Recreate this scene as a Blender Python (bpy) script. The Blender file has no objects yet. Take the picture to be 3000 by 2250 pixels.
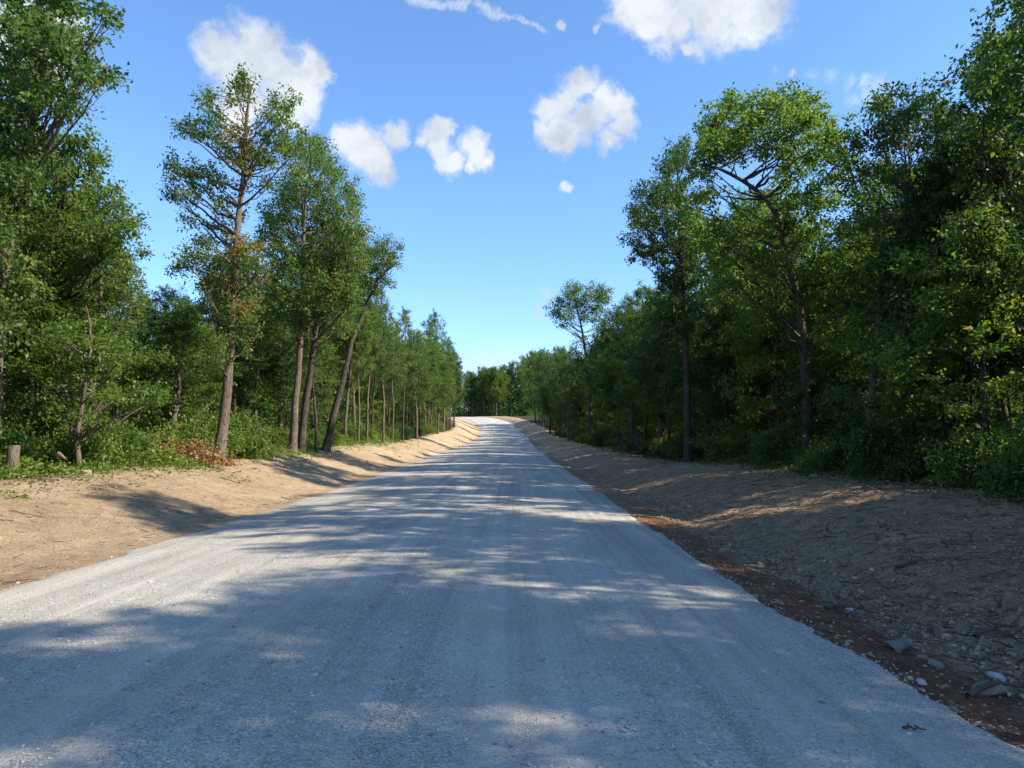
import bpy, math, random
import numpy as np

# ------------------------------------------------------------------ camera
scene = bpy.context.scene
COL = scene.collection
F = 2080.0                      # focal length in pixels of the 3000 px wide picture
PITCH = math.atan(125.0 / F)
CAM = np.array([0.0, 0.0, 1.6])
cd = bpy.data.cameras.new("camera")
cam = bpy.data.objects.new("camera", cd)
COL.objects.link(cam)
cam.location = CAM.tolist()
cam.rotation_euler = (math.pi / 2 + PITCH, 0, 0)
cd.sensor_width = 36.0
cd.lens = 36.0 * F / 3000.0
cd.clip_start = 0.05
cd.clip_end = 9000
scene.camera = cam

def ray(px, py):
    c, s = math.cos(PITCH), math.sin(PITCH)
    r, u = px - 1500.0, 1125.0 - py
    return np.array([r, F * c - u * s, F * s + u * c])

def at(px, py, Y):
    d = ray(px, py)
    return CAM + d * (Y / d[1])

# ------------------------------------------------------------------ world and sun
SUN_EL, SUN_AZ = math.radians(36.0), math.radians(101.0)   # azimuth clockwise from +Y
world = bpy.data.worlds.new("World")
scene.world = world
world.use_nodes = True
wt = world.node_tree
for n in list(wt.nodes):
    wt.nodes.remove(n)

def N(t, kind, **kw):
    n = t.nodes.new(kind)
    for k, v in kw.items():
        setattr(n, k, v)
    return n

def setin(n, **kw):
    for k, v in kw.items():
        n.inputs[k.replace('_', ' ')].default_value = v

def ramp(t, stops):
    r = N(t, 'ShaderNodeValToRGB')
    els = r.color_ramp.elements
    while len(els) > 1:
        els.remove(els[-1])
    els[0].position = stops[0][0]; els[0].color = (*stops[0][1], 1)
    for p, c in stops[1:]:
        e = els.new(p); e.color = (*c, 1)
    return r

CLOUDS = [
 # (px, py, radius)
 (672,165,50),(735,150,52),(700,205,50),(790,190,55),(845,225,50),(905,195,34),(940,215,22),(868,280,48),(850,335,38),(700,300,50),(690,350,35),
 (1048,420,44),(1008,412,28),(1085,445,48),(1100,490,40),(1092,520,18),(1160,400,30),(1185,410,16),
 (1238,405,22),(1280,385,28),(1290,430,28),(1310,465,32),(1385,415,30),(1395,450,28),(1425,475,22),(1378,490,14),
 (1705,255,36),(1655,285,36),(1765,285,34),(1608,325,36),(1590,365,30),(1640,385,42),(1700,365,36),(1745,330,40),(1808,305,28),(1820,365,30),(1785,405,28),(1680,400,22),
 (1850,20,48),(1900,55,42),(1980,60,50),(2080,62,58),(2180,62,52),(2238,40,42),(1900,-40,80),(2030,-50,100),(2180,-50,95),
 (1664,548,14),(2003,150,12),(1645,70,10),(1748,88,9),(1705,335,26),
 (110,40,60),(60,130,70),(150,120,30),(2790,600,60),(2740,570,40),(2830,720,50),(2990,560,50),
]
TRAIL = [(1235+14.5*k, 0+1.0*k+0.072*k*k, 13.5-0.2*k) for k in range(-2, 26)]
WISPS = [
 (2275,192,10),(2330,208,12),(2380,220,15),(2430,225,20),(2480,240,20),(2530,238,20),(2575,245,24),(2620,265,22),(2500,290,16),(2540,275,18),
 (1440,1075,60),(1510,1080,50),(1380,1070,45),(1570,1060,30),(1605,872,22),(1575,915,22),(1330,1150,60),(1400,1130,50)]

def build_world():
    t = wt
    L = t.links.new
    out = N(t, 'ShaderNodeOutputWorld')
    bg = N(t, 'ShaderNodeBackground')
    bg.inputs['Strength'].default_value = 0.15
    L(bg.outputs[0], out.inputs[0])
    sky = N(t, 'ShaderNodeTexSky')
    sky.sky_type = 'NISHITA'
    sky.sun_disc = False
    sky.sun_elevation = SUN_EL
    sky.sun_rotation = SUN_AZ
    sky.altitude = 300
    sky.air_density = 1.0
    sky.dust_density = 0.15
    sky.ozone_density = 2.5
    tint = N(t, 'ShaderNodeMix', data_type='RGBA', blend_type='MULTIPLY')
    tint.inputs[0].default_value = 1.0
    tint.inputs[7].default_value = (0.84, 0.93, 1.13, 1)
    L(sky.outputs[0], tint.inputs[6])
    tc0 = N(t, 'ShaderNodeTexCoord'); sx = N(t, 'ShaderNodeSeparateXYZ'); L(tc0.outputs['Generated'], sx.inputs[0])
    tr = ramp(t, [(0.0, (0.62, 0.72, 0.93)), (0.12, (0.62, 0.76, 1.00)), (0.30, (0.66, 0.84, 1.06)), (0.6, (0.70, 0.88, 1.03))])
    L(sx.outputs['Z'], tr.inputs[0]); L(tr.outputs[0], tint.inputs[7])
    tc = N(t, 'ShaderNodeTexCoord')
    def warp(scale, amp, detail):
        n = N(t, 'ShaderNodeTexNoise')
        n.noise_dimensions = '3D'
        n.inputs['Scale'].default_value = scale
        n.inputs['Detail'].default_value = detail
        n.inputs['Roughness'].default_value = 0.6
        L(tc.outputs['Generated'], n.inputs['Vector'])
        s = N(t, 'ShaderNodeVectorMath', operation='SUBTRACT')
        s.inputs[1].default_value = (0.5, 0.5, 0.5)
        L(n.outputs['Color'], s.inputs[0])
        m = N(t, 'ShaderNodeVectorMath', operation='SCALE')
        m.inputs['Scale'].default_value = amp
        L(s.outputs[0], m.inputs[0])
        a = N(t, 'ShaderNodeVectorMath', operation='ADD')
        L(tc.outputs['Generated'], a.inputs[0]); L(m.outputs[0], a.inputs[1])
        return a.outputs[0]
    wv = warp(28, 0.040, 9)
    def field(lobes):
        prev = None
        for (px, py, r) in lobes:
            d = ray(px, py); d = d / np.linalg.norm(d)
            dist = N(t, 'ShaderNodeVectorMath', operation='DISTANCE')
            dist.inputs[1].default_value = d.tolist()
            L(wv, dist.inputs[0])
            m = N(t, 'ShaderNodeMath', operation='MULTIPLY_ADD')
            m.inputs[1].default_value = -F / (r * 1.0)
            m.inputs[2].default_value = 1.62
            L(dist.outputs['Value'], m.inputs[0])
            if prev is None:
                prev = m.outputs[0]
            else:
                x = N(t, 'ShaderNodeMath', operation='SMOOTH_MAX')
                x.inputs[2].default_value = 0.25
                L(prev, x.inputs[0]); L(m.outputs[0], x.inputs[1])
                prev = x.outputs[0]
        return prev
    det = N(t, 'ShaderNodeTexNoise')
    det.inputs['Scale'].default_value = 26; det.inputs['Detail'].default_value = 8; det.inputs['Roughness'].default_value = 0.62
    L(wv, det.inputs['Vector'])
    def dens(f, lo, hi, amt):
        a = N(t, 'ShaderNodeMath', operation='MULTIPLY_ADD')
        a.inputs[1].default_value = amt; a.inputs[2].default_value = -amt * 0.5
        L(det.outputs['Fac'], a.inputs[0])
        b = N(t, 'ShaderNodeMath', operation='ADD')
        L(a.outputs[0], b.inputs[0]); L(f, b.inputs[1])
        m = N(t, 'ShaderNodeMapRange', interpolation_type='SMOOTHSTEP')
        m.inputs['From Min'].default_value = lo; m.inputs['From Max'].default_value = hi
        L(b.outputs[0], m.inputs['Value'])
        return m.outputs[0], b.outputs[0]
    d1, raw = dens(field(CLOUDS), -0.15, 0.95, 2.8)
    d2, _ = dens(field(WISPS), 0.1, 2.2, 4.2)
    d3, _ = dens(field(TRAIL), 0.1, 1.5, 1.3)
    d3s = N(t, 'ShaderNodeMath', operation='MULTIPLY'); d3s.inputs[1].default_value = 0.62; L(d3, d3s.inputs[0])
    d2s = N(t, 'ShaderNodeMath', operation='MULTIPLY'); d2s.inputs[1].default_value = 0.60
    L(d2, d2s.inputs[0])
    mx0 = N(t, 'ShaderNodeMath', operation='MAXIMUM'); L(d1, mx0.inputs[0]); L(d3s.outputs[0], mx0.inputs[1])
    mx = N(t, 'ShaderNodeMath', operation='MAXIMUM')
    L(mx0.outputs[0], mx.inputs[0]); L(d2s.outputs[0], mx.inputs[1])
    # body of the cloud: bright billows and slightly grey bases
    sh = N(t, 'ShaderNodeTexNoise')
    sh.inputs['Scale'].default_value = 14; sh.inputs['Detail'].default_value = 6
    off = N(t, 'ShaderNodeVectorMath', operation='ADD'); off.inputs[1].default_value = (0.03, 0, 0.05)
    L(wv, off.inputs[0]); L(off.outputs[0], sh.inputs['Vector'])
    cr = N(t, 'ShaderNodeMapRange')
    cr.inputs['From Min'].default_value = 0.35; cr.inputs['From Max'].default_value = 0.62
    L(sh.outputs['Fac'], cr.inputs['Value'])
    cm = N(t, 'ShaderNodeMix', data_type='RGBA')
    cm.inputs[6].default_value = (2.05, 2.30, 2.65, 1); cm.inputs[7].default_value = (3.25, 3.4, 3.5, 1)
    L(cr.outputs[0], cm.inputs[0])
    fin = N(t, 'ShaderNodeMix', data_type='RGBA')
    k = N(t, 'ShaderNodeMath', operation='MULTIPLY'); k.inputs[1].default_value = 0.93
    L(mx.outputs[0], k.inputs[0])
    L(k.outputs[0], fin.inputs[0]); L(tint.outputs[2], fin.inputs[6]); L(cm.outputs[2], fin.inputs[7])
    L(fin.outputs[2], bg.inputs['Color'])
build_world()
world.cycles.sampling_method = 'MANUAL'
world.cycles.sample_map_resolution = 512

sd = bpy.data.lights.new("sun", 'SUN')
sd.energy = 4.5
sd.angle = math.radians(0.55)
sd.color = (1.0, 0.90, 0.74)
sun = bpy.data.objects.new("sun", sd)
COL.objects.link(sun)
_az = SUN_AZ
sv = (math.cos(SUN_EL) * math.sin(_az), math.cos(SUN_EL) * math.cos(_az), math.sin(SUN_EL))
from mathutils import Vector
sun.rotation_euler = Vector(sv).to_track_quat('Z', 'Y').to_euler()

scene.view_settings.view_transform = 'Standard'
scene.view_settings.look = 'None'
scene.view_settings.exposure = 0.95
scene.view_settings.gamma = 1.0
scene.render.engine = 'CYCLES'
cy = scene.cycles
cy.max_bounces = 5
cy.diffuse_bounces = 3
cy.glossy_bounces = 1
cy.transmission_bounces = 3
cy.transparent_max_bounces = 4
cy.use_denoising = True
try:
    cy.denoiser = 'OPENIMAGEDENOISE'
except Exception:
    pass
cy.caustics_reflective = False
cy.caustics_refractive = False
cy.sample_clamp_indirect = 4.0

# ------------------------------------------------------------------ helpers
def vnoise(x, y, seed=0):
    x = np.asarray(x, float); y = np.asarray(y, float)
    xi, yi = np.floor(x).astype(np.int64), np.floor(y).astype(np.int64)
    xf, yf = x - xi, y - yi
    def h(a, b):
        n = (a * 374761393 + b * 668265263 + seed * 974634777) & 0xFFFFFFFF
        n = ((n ^ (n >> 13)) * 1274126177) & 0xFFFFFFFF
        n = n ^ (n >> 16)
        return (n & 0xFFFF) / 65535.0 * 2 - 1
    u, v = xf * xf * (3 - 2 * xf), yf * yf * (3 - 2 * yf)
    return (h(xi, yi) * (1 - u) + h(xi + 1, yi) * u) * (1 - v) + (h(xi, yi + 1) * (1 - u) + h(xi + 1, yi + 1) * u) * v

def fbm(x, y, seed=0, oct=4):
    s, a = 0, 1.0
    for i in range(oct):
        s = s + a * vnoise(np.asarray(x) * 2 ** i, np.asarray(y) * 2 ** i, seed + i * 17)
        a *= 0.5
    return s

def curve(pairs, sm=2.5):
    ys = np.arange(-60, 3200, 0.5)
    v = np.interp(ys, [p[0] for p in pairs], [p[1] for p in pairs])
    k = np.exp(-0.5 * (np.arange(-14, 15) * 0.5 / sm) ** 2); k /= k.sum()
    vp = np.pad(v, 14, mode='edge')
    v = np.convolve(vp, k, mode='valid')
    return lambda y: np.interp(y, ys, v)

XC = curve([(-60,-1.5),(33,-1.5),(46,-1.62),(95,-1.5),(120,-1.33),(156,-2.55),(180,-5),(200,-10),(220,-18),(250,-34),(300,-62),(400,-130),(3000,-900)])
ZR = curve([(-60,1.0),(0,0),(7,-.16),(15,-.33),(23,-.42),(33,-.42),(46,-.55),(70,-.65),(95,-.66),(110,-.45),(120,-.3),(140,.2),(156,.85),(170,1.9),(180,2.7),(190,3.5),(200,4.1),(210,4.4),(220,4.45),(240,4.1),(300,3),(600,0),(3000,0)])
XL = curve([(-60,-10.5),(0,-10.4),(15,-10.2),(18,-9.7),(50,-9.6),(110,-9.5),(130,-10),(150,-12),(170,-15),(200,-24),(230,-36),(300,-75),(3000,-920)], 1.5)
ZL = curve([(-60,1.2),(0,.55),(15,.5),(35,.48),(47,.6),(62,.38),(71,.4),(89,.75),(110,.9),(150,2.6),(170,3.9),(200,5),(240,5.2),(600,0),(3000,0)])
XR = curve([(-60,10),(0,9.8),(13,9.4),(20,8.8),(27,8.6),(35,8.5),(52,8),(120,8),(150,6),(185,1.8),(200,-2),(230,-12),(300,-48),(3000,-880)], 1.5)
ZRR = curve([(-60,1.2),(0,.42),(16,.35),(20,.2),(26,.33),(35,-.13),(42,-.24),(52,-.04),(70,-.2),(89,-.28),(120,.1),(150,1.7),(185,3.8),(200,4.5),(240,5.0),(600,0),(3000,0)])
HW = 4.06

def wl(y):
    return HW + 0.10 * fbm(y * 0.35, y * 0 + 3.1, 5, 3) + 0.05 * vnoise(y * 3.1, y * 0, 6) + 0.025 * vnoise(y * 9.7, y * 0, 7) + 0.9 * np.exp(-((y - 57) / 4.0) ** 2) * (y > 0)
def wr(y):
    return HW + 0.10 * fbm(y * 0.3, y * 0 + 7.7, 9, 3) + 0.06 * vnoise(y * 2.7, y * 0, 11) + 0.03 * vnoise(y * 9.1, y * 0, 12) + 0.5 * np.exp(-((y - 62) / 3.0) ** 2)

def sstep(a, b, x):
    t = np.clip((x - a) / (b - a), 0, 1)
    return t * t * (3 - 2 * t)

def ground(x, y, detail=True):
    x = np.asarray(x, float); y = np.asarray(y, float)
    xc, zr = XC(y), ZR(y)
    d = x - xc
    crown = 0.11 * np.clip(1 - (d / HW) ** 2, 0, 1)
    road = zr + crown
    xl, xr = XL(y), XR(y)
    ul = (xc - HW - x) / np.maximum(xc - HW - xl, .5)
    ur = (x - xc - HW) / np.maximum(xr - xc - HW, .5)
    pl = 0.6 * np.clip(ul, 0, 1) + 0.4 * sstep(0.1, 0.95, ul)
    zl = zr + (ZL(y) - zr) * pl - 0.07 * .6 * np.exp(-((ul - 0.14) / 0.12) ** 2) * sstep(0, .05, ul)
    pr = 0.45 * np.clip(ur, 0, 1) + 0.55 * sstep(0.12, 0.8, ur)
    zz = zr + (ZRR(y) - zr) * pr - 0.16 * np.exp(-((ur - 0.2) / 0.12) ** 2) * sstep(0, .05, ur)
    z = np.where(d < -HW, zl, np.where(d > HW, zz, road))
    off = np.maximum(np.maximum(xl - x, x - xr), 0)
    z = z + np.minimum(off, 40) * 0.004 + sstep(0, 6, off) * 0.12 * fbm(x * 0.12, y * 0.12, 21, 2)
    if detail:
        bank = sstep(-HW - 0.0, -HW - 0.5, d) + sstep(HW, HW + 0.5, d)
        w = np.where(np.abs(d) > HW, np.clip(bank, 0, 1), 0)
        z = z + w * (0.030 * fbm(x * 0.9, y * 0.7, 31, 3) + np.where(d > 0, .030, .017) * fbm(x * 5, y * 4, 33, 3) * (y < 60))
        z = z + (1 - w) * 0.008 * fbm(x * 0.8, y * 0.5, 35, 2)
    return z

def obj(name, data, parent=None):
    o = bpy.data.objects.new(name, data)
    COL.objects.link(o)
    if parent is not None:
        o.parent = parent
    return o

def tag(o, label=None, cat=None, group=None, kind=None):
    if label: o['label'] = label
    if cat: o['category'] = cat
    if group: o['group'] = group
    if kind: o['kind'] = kind
    return o

def empty(name, loc, rz=0.0):
    o = obj(name, None)
    o.location = [float(a) for a in loc]
    o.rotation_euler = (0, 0, rz)
    o.empty_display_size = 0.3
    return o

def mesh_np(name, V, Fc, mat, tint=None, smooth=False):
    """V (n,3); Fc list of (m,k) index arrays"""
    me = bpy.data.meshes.new(name)
    V = np.asarray(V, np.float32)
    if not isinstance(Fc, (list, tuple)):
        Fc = [Fc]
    Fc = [np.asarray(f, np.int32) for f in Fc if len(f)]
    loops = np.concatenate([f.ravel() for f in Fc])
    tot = np.concatenate([np.full(len(f), f.shape[1], np.int32) for f in Fc])
    st = np.concatenate([[0], np.cumsum(tot)[:-1]]).astype(np.int32)
    me.vertices.add(len(V)); me.vertices.foreach_set('co', V.ravel())
    me.loops.add(len(loops)); me.loops.foreach_set('vertex_index', loops)
    me.polygons.add(len(tot)); me.polygons.foreach_set('loop_start', st)
    if smooth:
        me.polygons.foreach_set('use_smooth', np.ones(len(tot), bool))
    me.update(calc_edges=True)
    if tint is not None:
        a = me.attributes.new('tint', 'FLOAT', 'FACE')
        a.data.foreach_set('value', np.asarray(tint, np.float32))
    me.materials.append(mat)
    return me

class Tubes:
    def __init__(s):
        s.V, s.F, s.n = [], [], 0
    def add(s, path, rad, sides=6, jit=0.0, rng=None, cap=False):
        P = np.asarray(path, float); R = np.asarray(rad, float)
        T = np.gradient(P, axis=0)
        T /= np.maximum(np.linalg.norm(T, axis=1, keepdims=True), 1e-9)
        ref = np.array([0.31, 0.95, 0.05]) if abs(T[0][2]) > 0.5 else np.array([0, 0, 1.0])
        A = np.cross(T, ref); A /= np.maximum(np.linalg.norm(A, axis=1, keepdims=True), 1e-9)
        B = np.cross(T, A)
        th = np.linspace(0, 2 * math.pi, sides, endpoint=False)
        rr = np.repeat(R[:, None], sides, 1)
        if jit and rng is not None:
            rr = rr * (1 + jit * rng.uniform(-1, 1, rr.shape))
        V = P[:, None, :] + rr[..., None] * (A[:, None, :] * np.cos(th)[None, :, None] + B[:, None, :] * np.sin(th)[None, :, None])
        n = len(P)
        i = np.arange(n - 1)[:, None] * sides; j = np.arange(sides)[None, :]
        a = i + j; b = i + (j + 1) % sides
        Q = np.stack([a, b, b + sides, a + sides], -1).reshape(-1, 4) + s.n
        s.V.append(V.reshape(-1, 3)); s.F.append(Q); s.n += n * sides
        if cap:
            s.V.append(P[-1:]); c = s.n; s.n += 1
            base = c - sides
            Tt = np.stack([base + np.arange(sides), base + (np.arange(sides) + 1) % sides, np.full(sides, c)], -1)
            s.T = getattr(s, 'T', []) + [Tt]
    def mesh(s, name, mat):
        fs = [np.concatenate(s.F)]
        if getattr(s, 'T', None):
            fs.append(np.concatenate(s.T))
        return mesh_np(name, np.concatenate(s.V), fs, mat, smooth=True)

def unit(a):
    return a / np.maximum(np.linalg.norm(a, axis=-1, keepdims=True), 1e-9)

class Leaves:
    def __init__(s):
        s.V, s.t = [], []
    def add(s, P, D, L, rng, tint, upbias=1.0, w=0.30):
        n = len(P)
        D = unit(D)
        nr = rng.normal(0, 0.78, (n, 3)); nr[:, 2] += upbias
        S = unit(np.cross(D, nr)); U = unit(np.cross(S, D))
        L = L[:, None]
        mid = P + D * L * 0.45 + U * L * 0.05
        V = np.stack([P, mid + S * L * w, P + D * L - U * L * 0.10, mid - S * L * w], 1)
        s.V.append(V.reshape(-1, 3)); s.t.append(tint)
    def count(s):
        return sum(len(t) for t in s.t)
    def mesh(s, name, mat):
        V = np.concatenate(s.V)
        Fq = np.arange(len(V), dtype=np.int32).reshape(-1, 4)
        return mesh_np(name, V, Fq, mat, tint=np.concatenate(s.t))

# ------------------------------------------------------------------ materials
def new_mat(name):
    m = bpy.data.materials.new(name); m.use_nodes = True
    t = m.node_tree
    for n in list(t.nodes):
        t.nodes.remove(n)
    return m, t

def noise(t, vec, scale, detail=4, rough=0.55, dist=0.0):
    n = N(t, 'ShaderNodeTexNoise')
    n.inputs['Scale'].default_value = scale; n.inputs['Detail'].default_value = detail
    n.inputs['Roughness'].default_value = rough; n.inputs['Distortion'].default_value = dist
    if vec is not None:
        t.links.new(vec, n.inputs['Vector'])
    return n

def leaf_mat(name, dark, mid, lite, trans=0.42):
    m, t = new_mat(name); L = t.links.new
    out = N(t, 'ShaderNodeOutputMaterial')
    a = N(t, 'ShaderNodeAttribute', attribute_name='tint')
    oi = N(t, 'ShaderNodeObjectInfo')
    ad = N(t, 'ShaderNodeMath', operation='MULTIPLY_ADD'); ad.inputs[1].default_value = 0.22; ad.inputs[2].default_value = -0.11
    L(oi.outputs['Random'], ad.inputs[0])
    s = N(t, 'ShaderNodeMath', operation='ADD'); L(ad.outputs[0], s.inputs[0]); L(a.outputs['Fac'], s.inputs[1])
    r = ramp(t, [(0.0, dark), (0.45, mid), (0.85, lite), (0.95, (0.20, 0.17, 0.035)), (1.0, (0.34, 0.16, 0.065))])
    L(s.outputs[0], r.inputs[0])
    p = N(t, 'ShaderNodeBsdfPrincipled')
    p.inputs['Roughness'].default_value = 0.52
    p.inputs['Specular IOR Level'].default_value = 0.38
    L(r.outputs[0], p.inputs['Base Color'])
    tr = N(t, 'ShaderNodeBsdfTranslucent')
    mu = N(t, 'ShaderNodeMix', data_type='RGBA', blend_type='MULTIPLY'); mu.inputs[0].default_value = 1
    mu.inputs[7].default_value = (1.7, 1.9, 0.55, 1)
    L(r.outputs[0], mu.inputs[6]); L(mu.outputs[2], tr.inputs['Color'])
    mx = N(t, 'ShaderNodeMixShader'); mx.inputs[0].default_value = trans
    L(p.outputs[0], mx.inputs[1]); L(tr.outputs[0], mx.inputs[2])
    L(mx.outputs[0], out.inputs[0])
    return m

def bark_mat(name, c1, c2, c3):
    m, t = new_mat(name); L = t.links.new
    out = N(t, 'ShaderNodeOutputMaterial')
    tc = N(t, 'ShaderNodeTexCoord')
    mp = N(t, 'ShaderNodeMapping'); mp.inputs['Scale'].default_value = (9, 9, 1.6)
    L(tc.outputs['Object'], mp.inputs[0])
    n1 = noise(t, mp.outputs[0], 3.0, 5, 0.65, 0.4)
    n2 = noise(t, tc.outputs['Object'], 1.1, 3)
    r = ramp(t, [(0.3, c1), (0.5, c2), (0.72, c3)])
    L(n1.outputs['Fac'], r.inputs[0])
    mu = N(t, 'ShaderNodeMix', data_type='RGBA', blend_type='MULTIPLY'); mu.inputs[0].default_value = .6
    r2 = ramp(t, [(0.35, (.55, .55, .5)), (0.65, (1.15, 1.1, 1.05))])
    L(n2.outputs['Fac'], r2.inputs[0])
    L(r.outputs[0], mu.inputs[6]); L(r2.outputs[0], mu.inputs[7])
    p = N(t, 'ShaderNodeBsdfPrincipled'); p.inputs['Roughness'].default_value = 0.95
    p.inputs['Specular IOR Level'].default_value = 0.15
    L(mu.outputs[2], p.inputs['Base Color'])
    b = N(t, 'ShaderNodeBump'); b.inputs['Strength'].default_value = 0.9; b.inputs['Distance'].default_value = 0.03
    L(n1.outputs['Fac'], b.inputs['Height']); L(b.outputs[0], p.inputs['Normal'])
    L(p.outputs[0], out.inputs[0])
    return m

M_OAK = leaf_mat('oak_leaf', (0.034, 0.072, 0.020), (0.080, 0.142, 0.036), (0.170, 0.225, 0.060))
M_HICK = leaf_mat('hickory_leaf', (0.044, 0.090, 0.020), (0.105, 0.170, 0.034), (0.190, 0.240, 0.055), 0.48)
M_DARK = leaf_mat('dark_leaf', (0.024, 0.052, 0.017), (0.052, 0.098, 0.027), (0.105, 0.155, 0.042))
M_SAP = leaf_mat('sapling_leaf', (0.050, 0.100, 0.024), (0.115, 0.185, 0.040), (0.210, 0.270, 0.060), 0.45)
M_WEED = leaf_mat('weed_leaf', (0.045, 0.085, 0.018), (0.125, 0.190, 0.034), (0.23, 0.28, 0.056), 0.4)
M_BARK = bark_mat('grey_brown_bark', (0.055, 0.042, 0.032), (0.150, 0.120, 0.092), (0.30, 0.25, 0.20))
M_BARKD = bark_mat('dark_bark', (0.030, 0.024, 0.020), (0.085, 0.070, 0.056), (0.18, 0.15, 0.12))
M_WOOD = bark_mat('bare_wood', (0.12, 0.075, 0.045), (0.28, 0.19, 0.12), (0.42, 0.32, 0.22))

def simple(name, col, rough=0.8, nscale=8, amt=0.35, bump=0.0):
    m, t = new_mat(name); L = t.links.new
    out = N(t, 'ShaderNodeOutputMaterial'); tc = N(t, 'ShaderNodeTexCoord')
    n = noise(t, tc.outputs['Object'], nscale, 5)
    lo = tuple(c * (1 - amt) for c in col); hi = tuple(min(1, c * (1 + amt)) for c in col)
    r = ramp(t, [(0.3, lo), (0.7, hi)]); L(n.outputs['Fac'], r.inputs[0])
    p = N(t, 'ShaderNodeBsdfPrincipled'); p.inputs['Roughness'].default_value = rough
    L(r.outputs[0], p.inputs['Base Color'])
    if bump:
        b = N(t, 'ShaderNodeBump'); b.inputs['Strength'].default_value = 0.6; b.inputs['Distance'].default_value = bump
        L(n.outputs['Fac'], b.inputs['Height']); L(b.outputs[0], p.inputs['Normal'])
    L(p.outputs[0], out.inputs[0])
    return m

M_ROCKT = simple('tan_rock', (0.27, 0.205, 0.135), 0.85, 9, .35, .02)
M_ROCKG = simple('grey_rock', (0.20, 0.175, 0.145), 0.85, 9, .3, .02)
M_ROCKW = simple('white_rock', (0.46, 0.45, 0.42), 0.8, 7, .2, .01)
M_TWIG = simple('dry_twig', (0.10, 0.070, 0.048), 0.9, 6, .4)
M_DEADL = leaf_mat('dead_leaf', (0.14, 0.07, 0.03), (0.26, 0.13, 0.055), (0.36, 0.20, 0.09), 0.25)
M_RED = simple('red_flagging', (0.45, 0.03, 0.03), 0.5, 5, .1)

def tinted_stone(name, c1, c2, c3):
    m, t = new_mat(name); L = t.links.new
    out = N(t, 'ShaderNodeOutputMaterial')
    a = N(t, 'ShaderNodeAttribute', attribute_name='tint')
    r = ramp(t, [(0, c1), (.5, c2), (1, c3)]); L(a.outputs['Fac'], r.inputs[0])
    p = N(t, 'ShaderNodeBsdfPrincipled'); p.inputs['Roughness'].default_value = .8
    L(r.outputs[0], p.inputs['Base Color']); L(p.outputs[0], out.inputs[0])
    return m
M_CHIP = tinted_stone('limestone_chip', (0.22, 0.215, 0.20), (0.47, 0.46, 0.43), (0.66, 0.645, 0.60))
M_PEB = tinted_stone('bank_pebble', (0.15, 0.09, 0.05), (0.33, 0.21, 0.12), (0.52, 0.38, 0.24))

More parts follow.
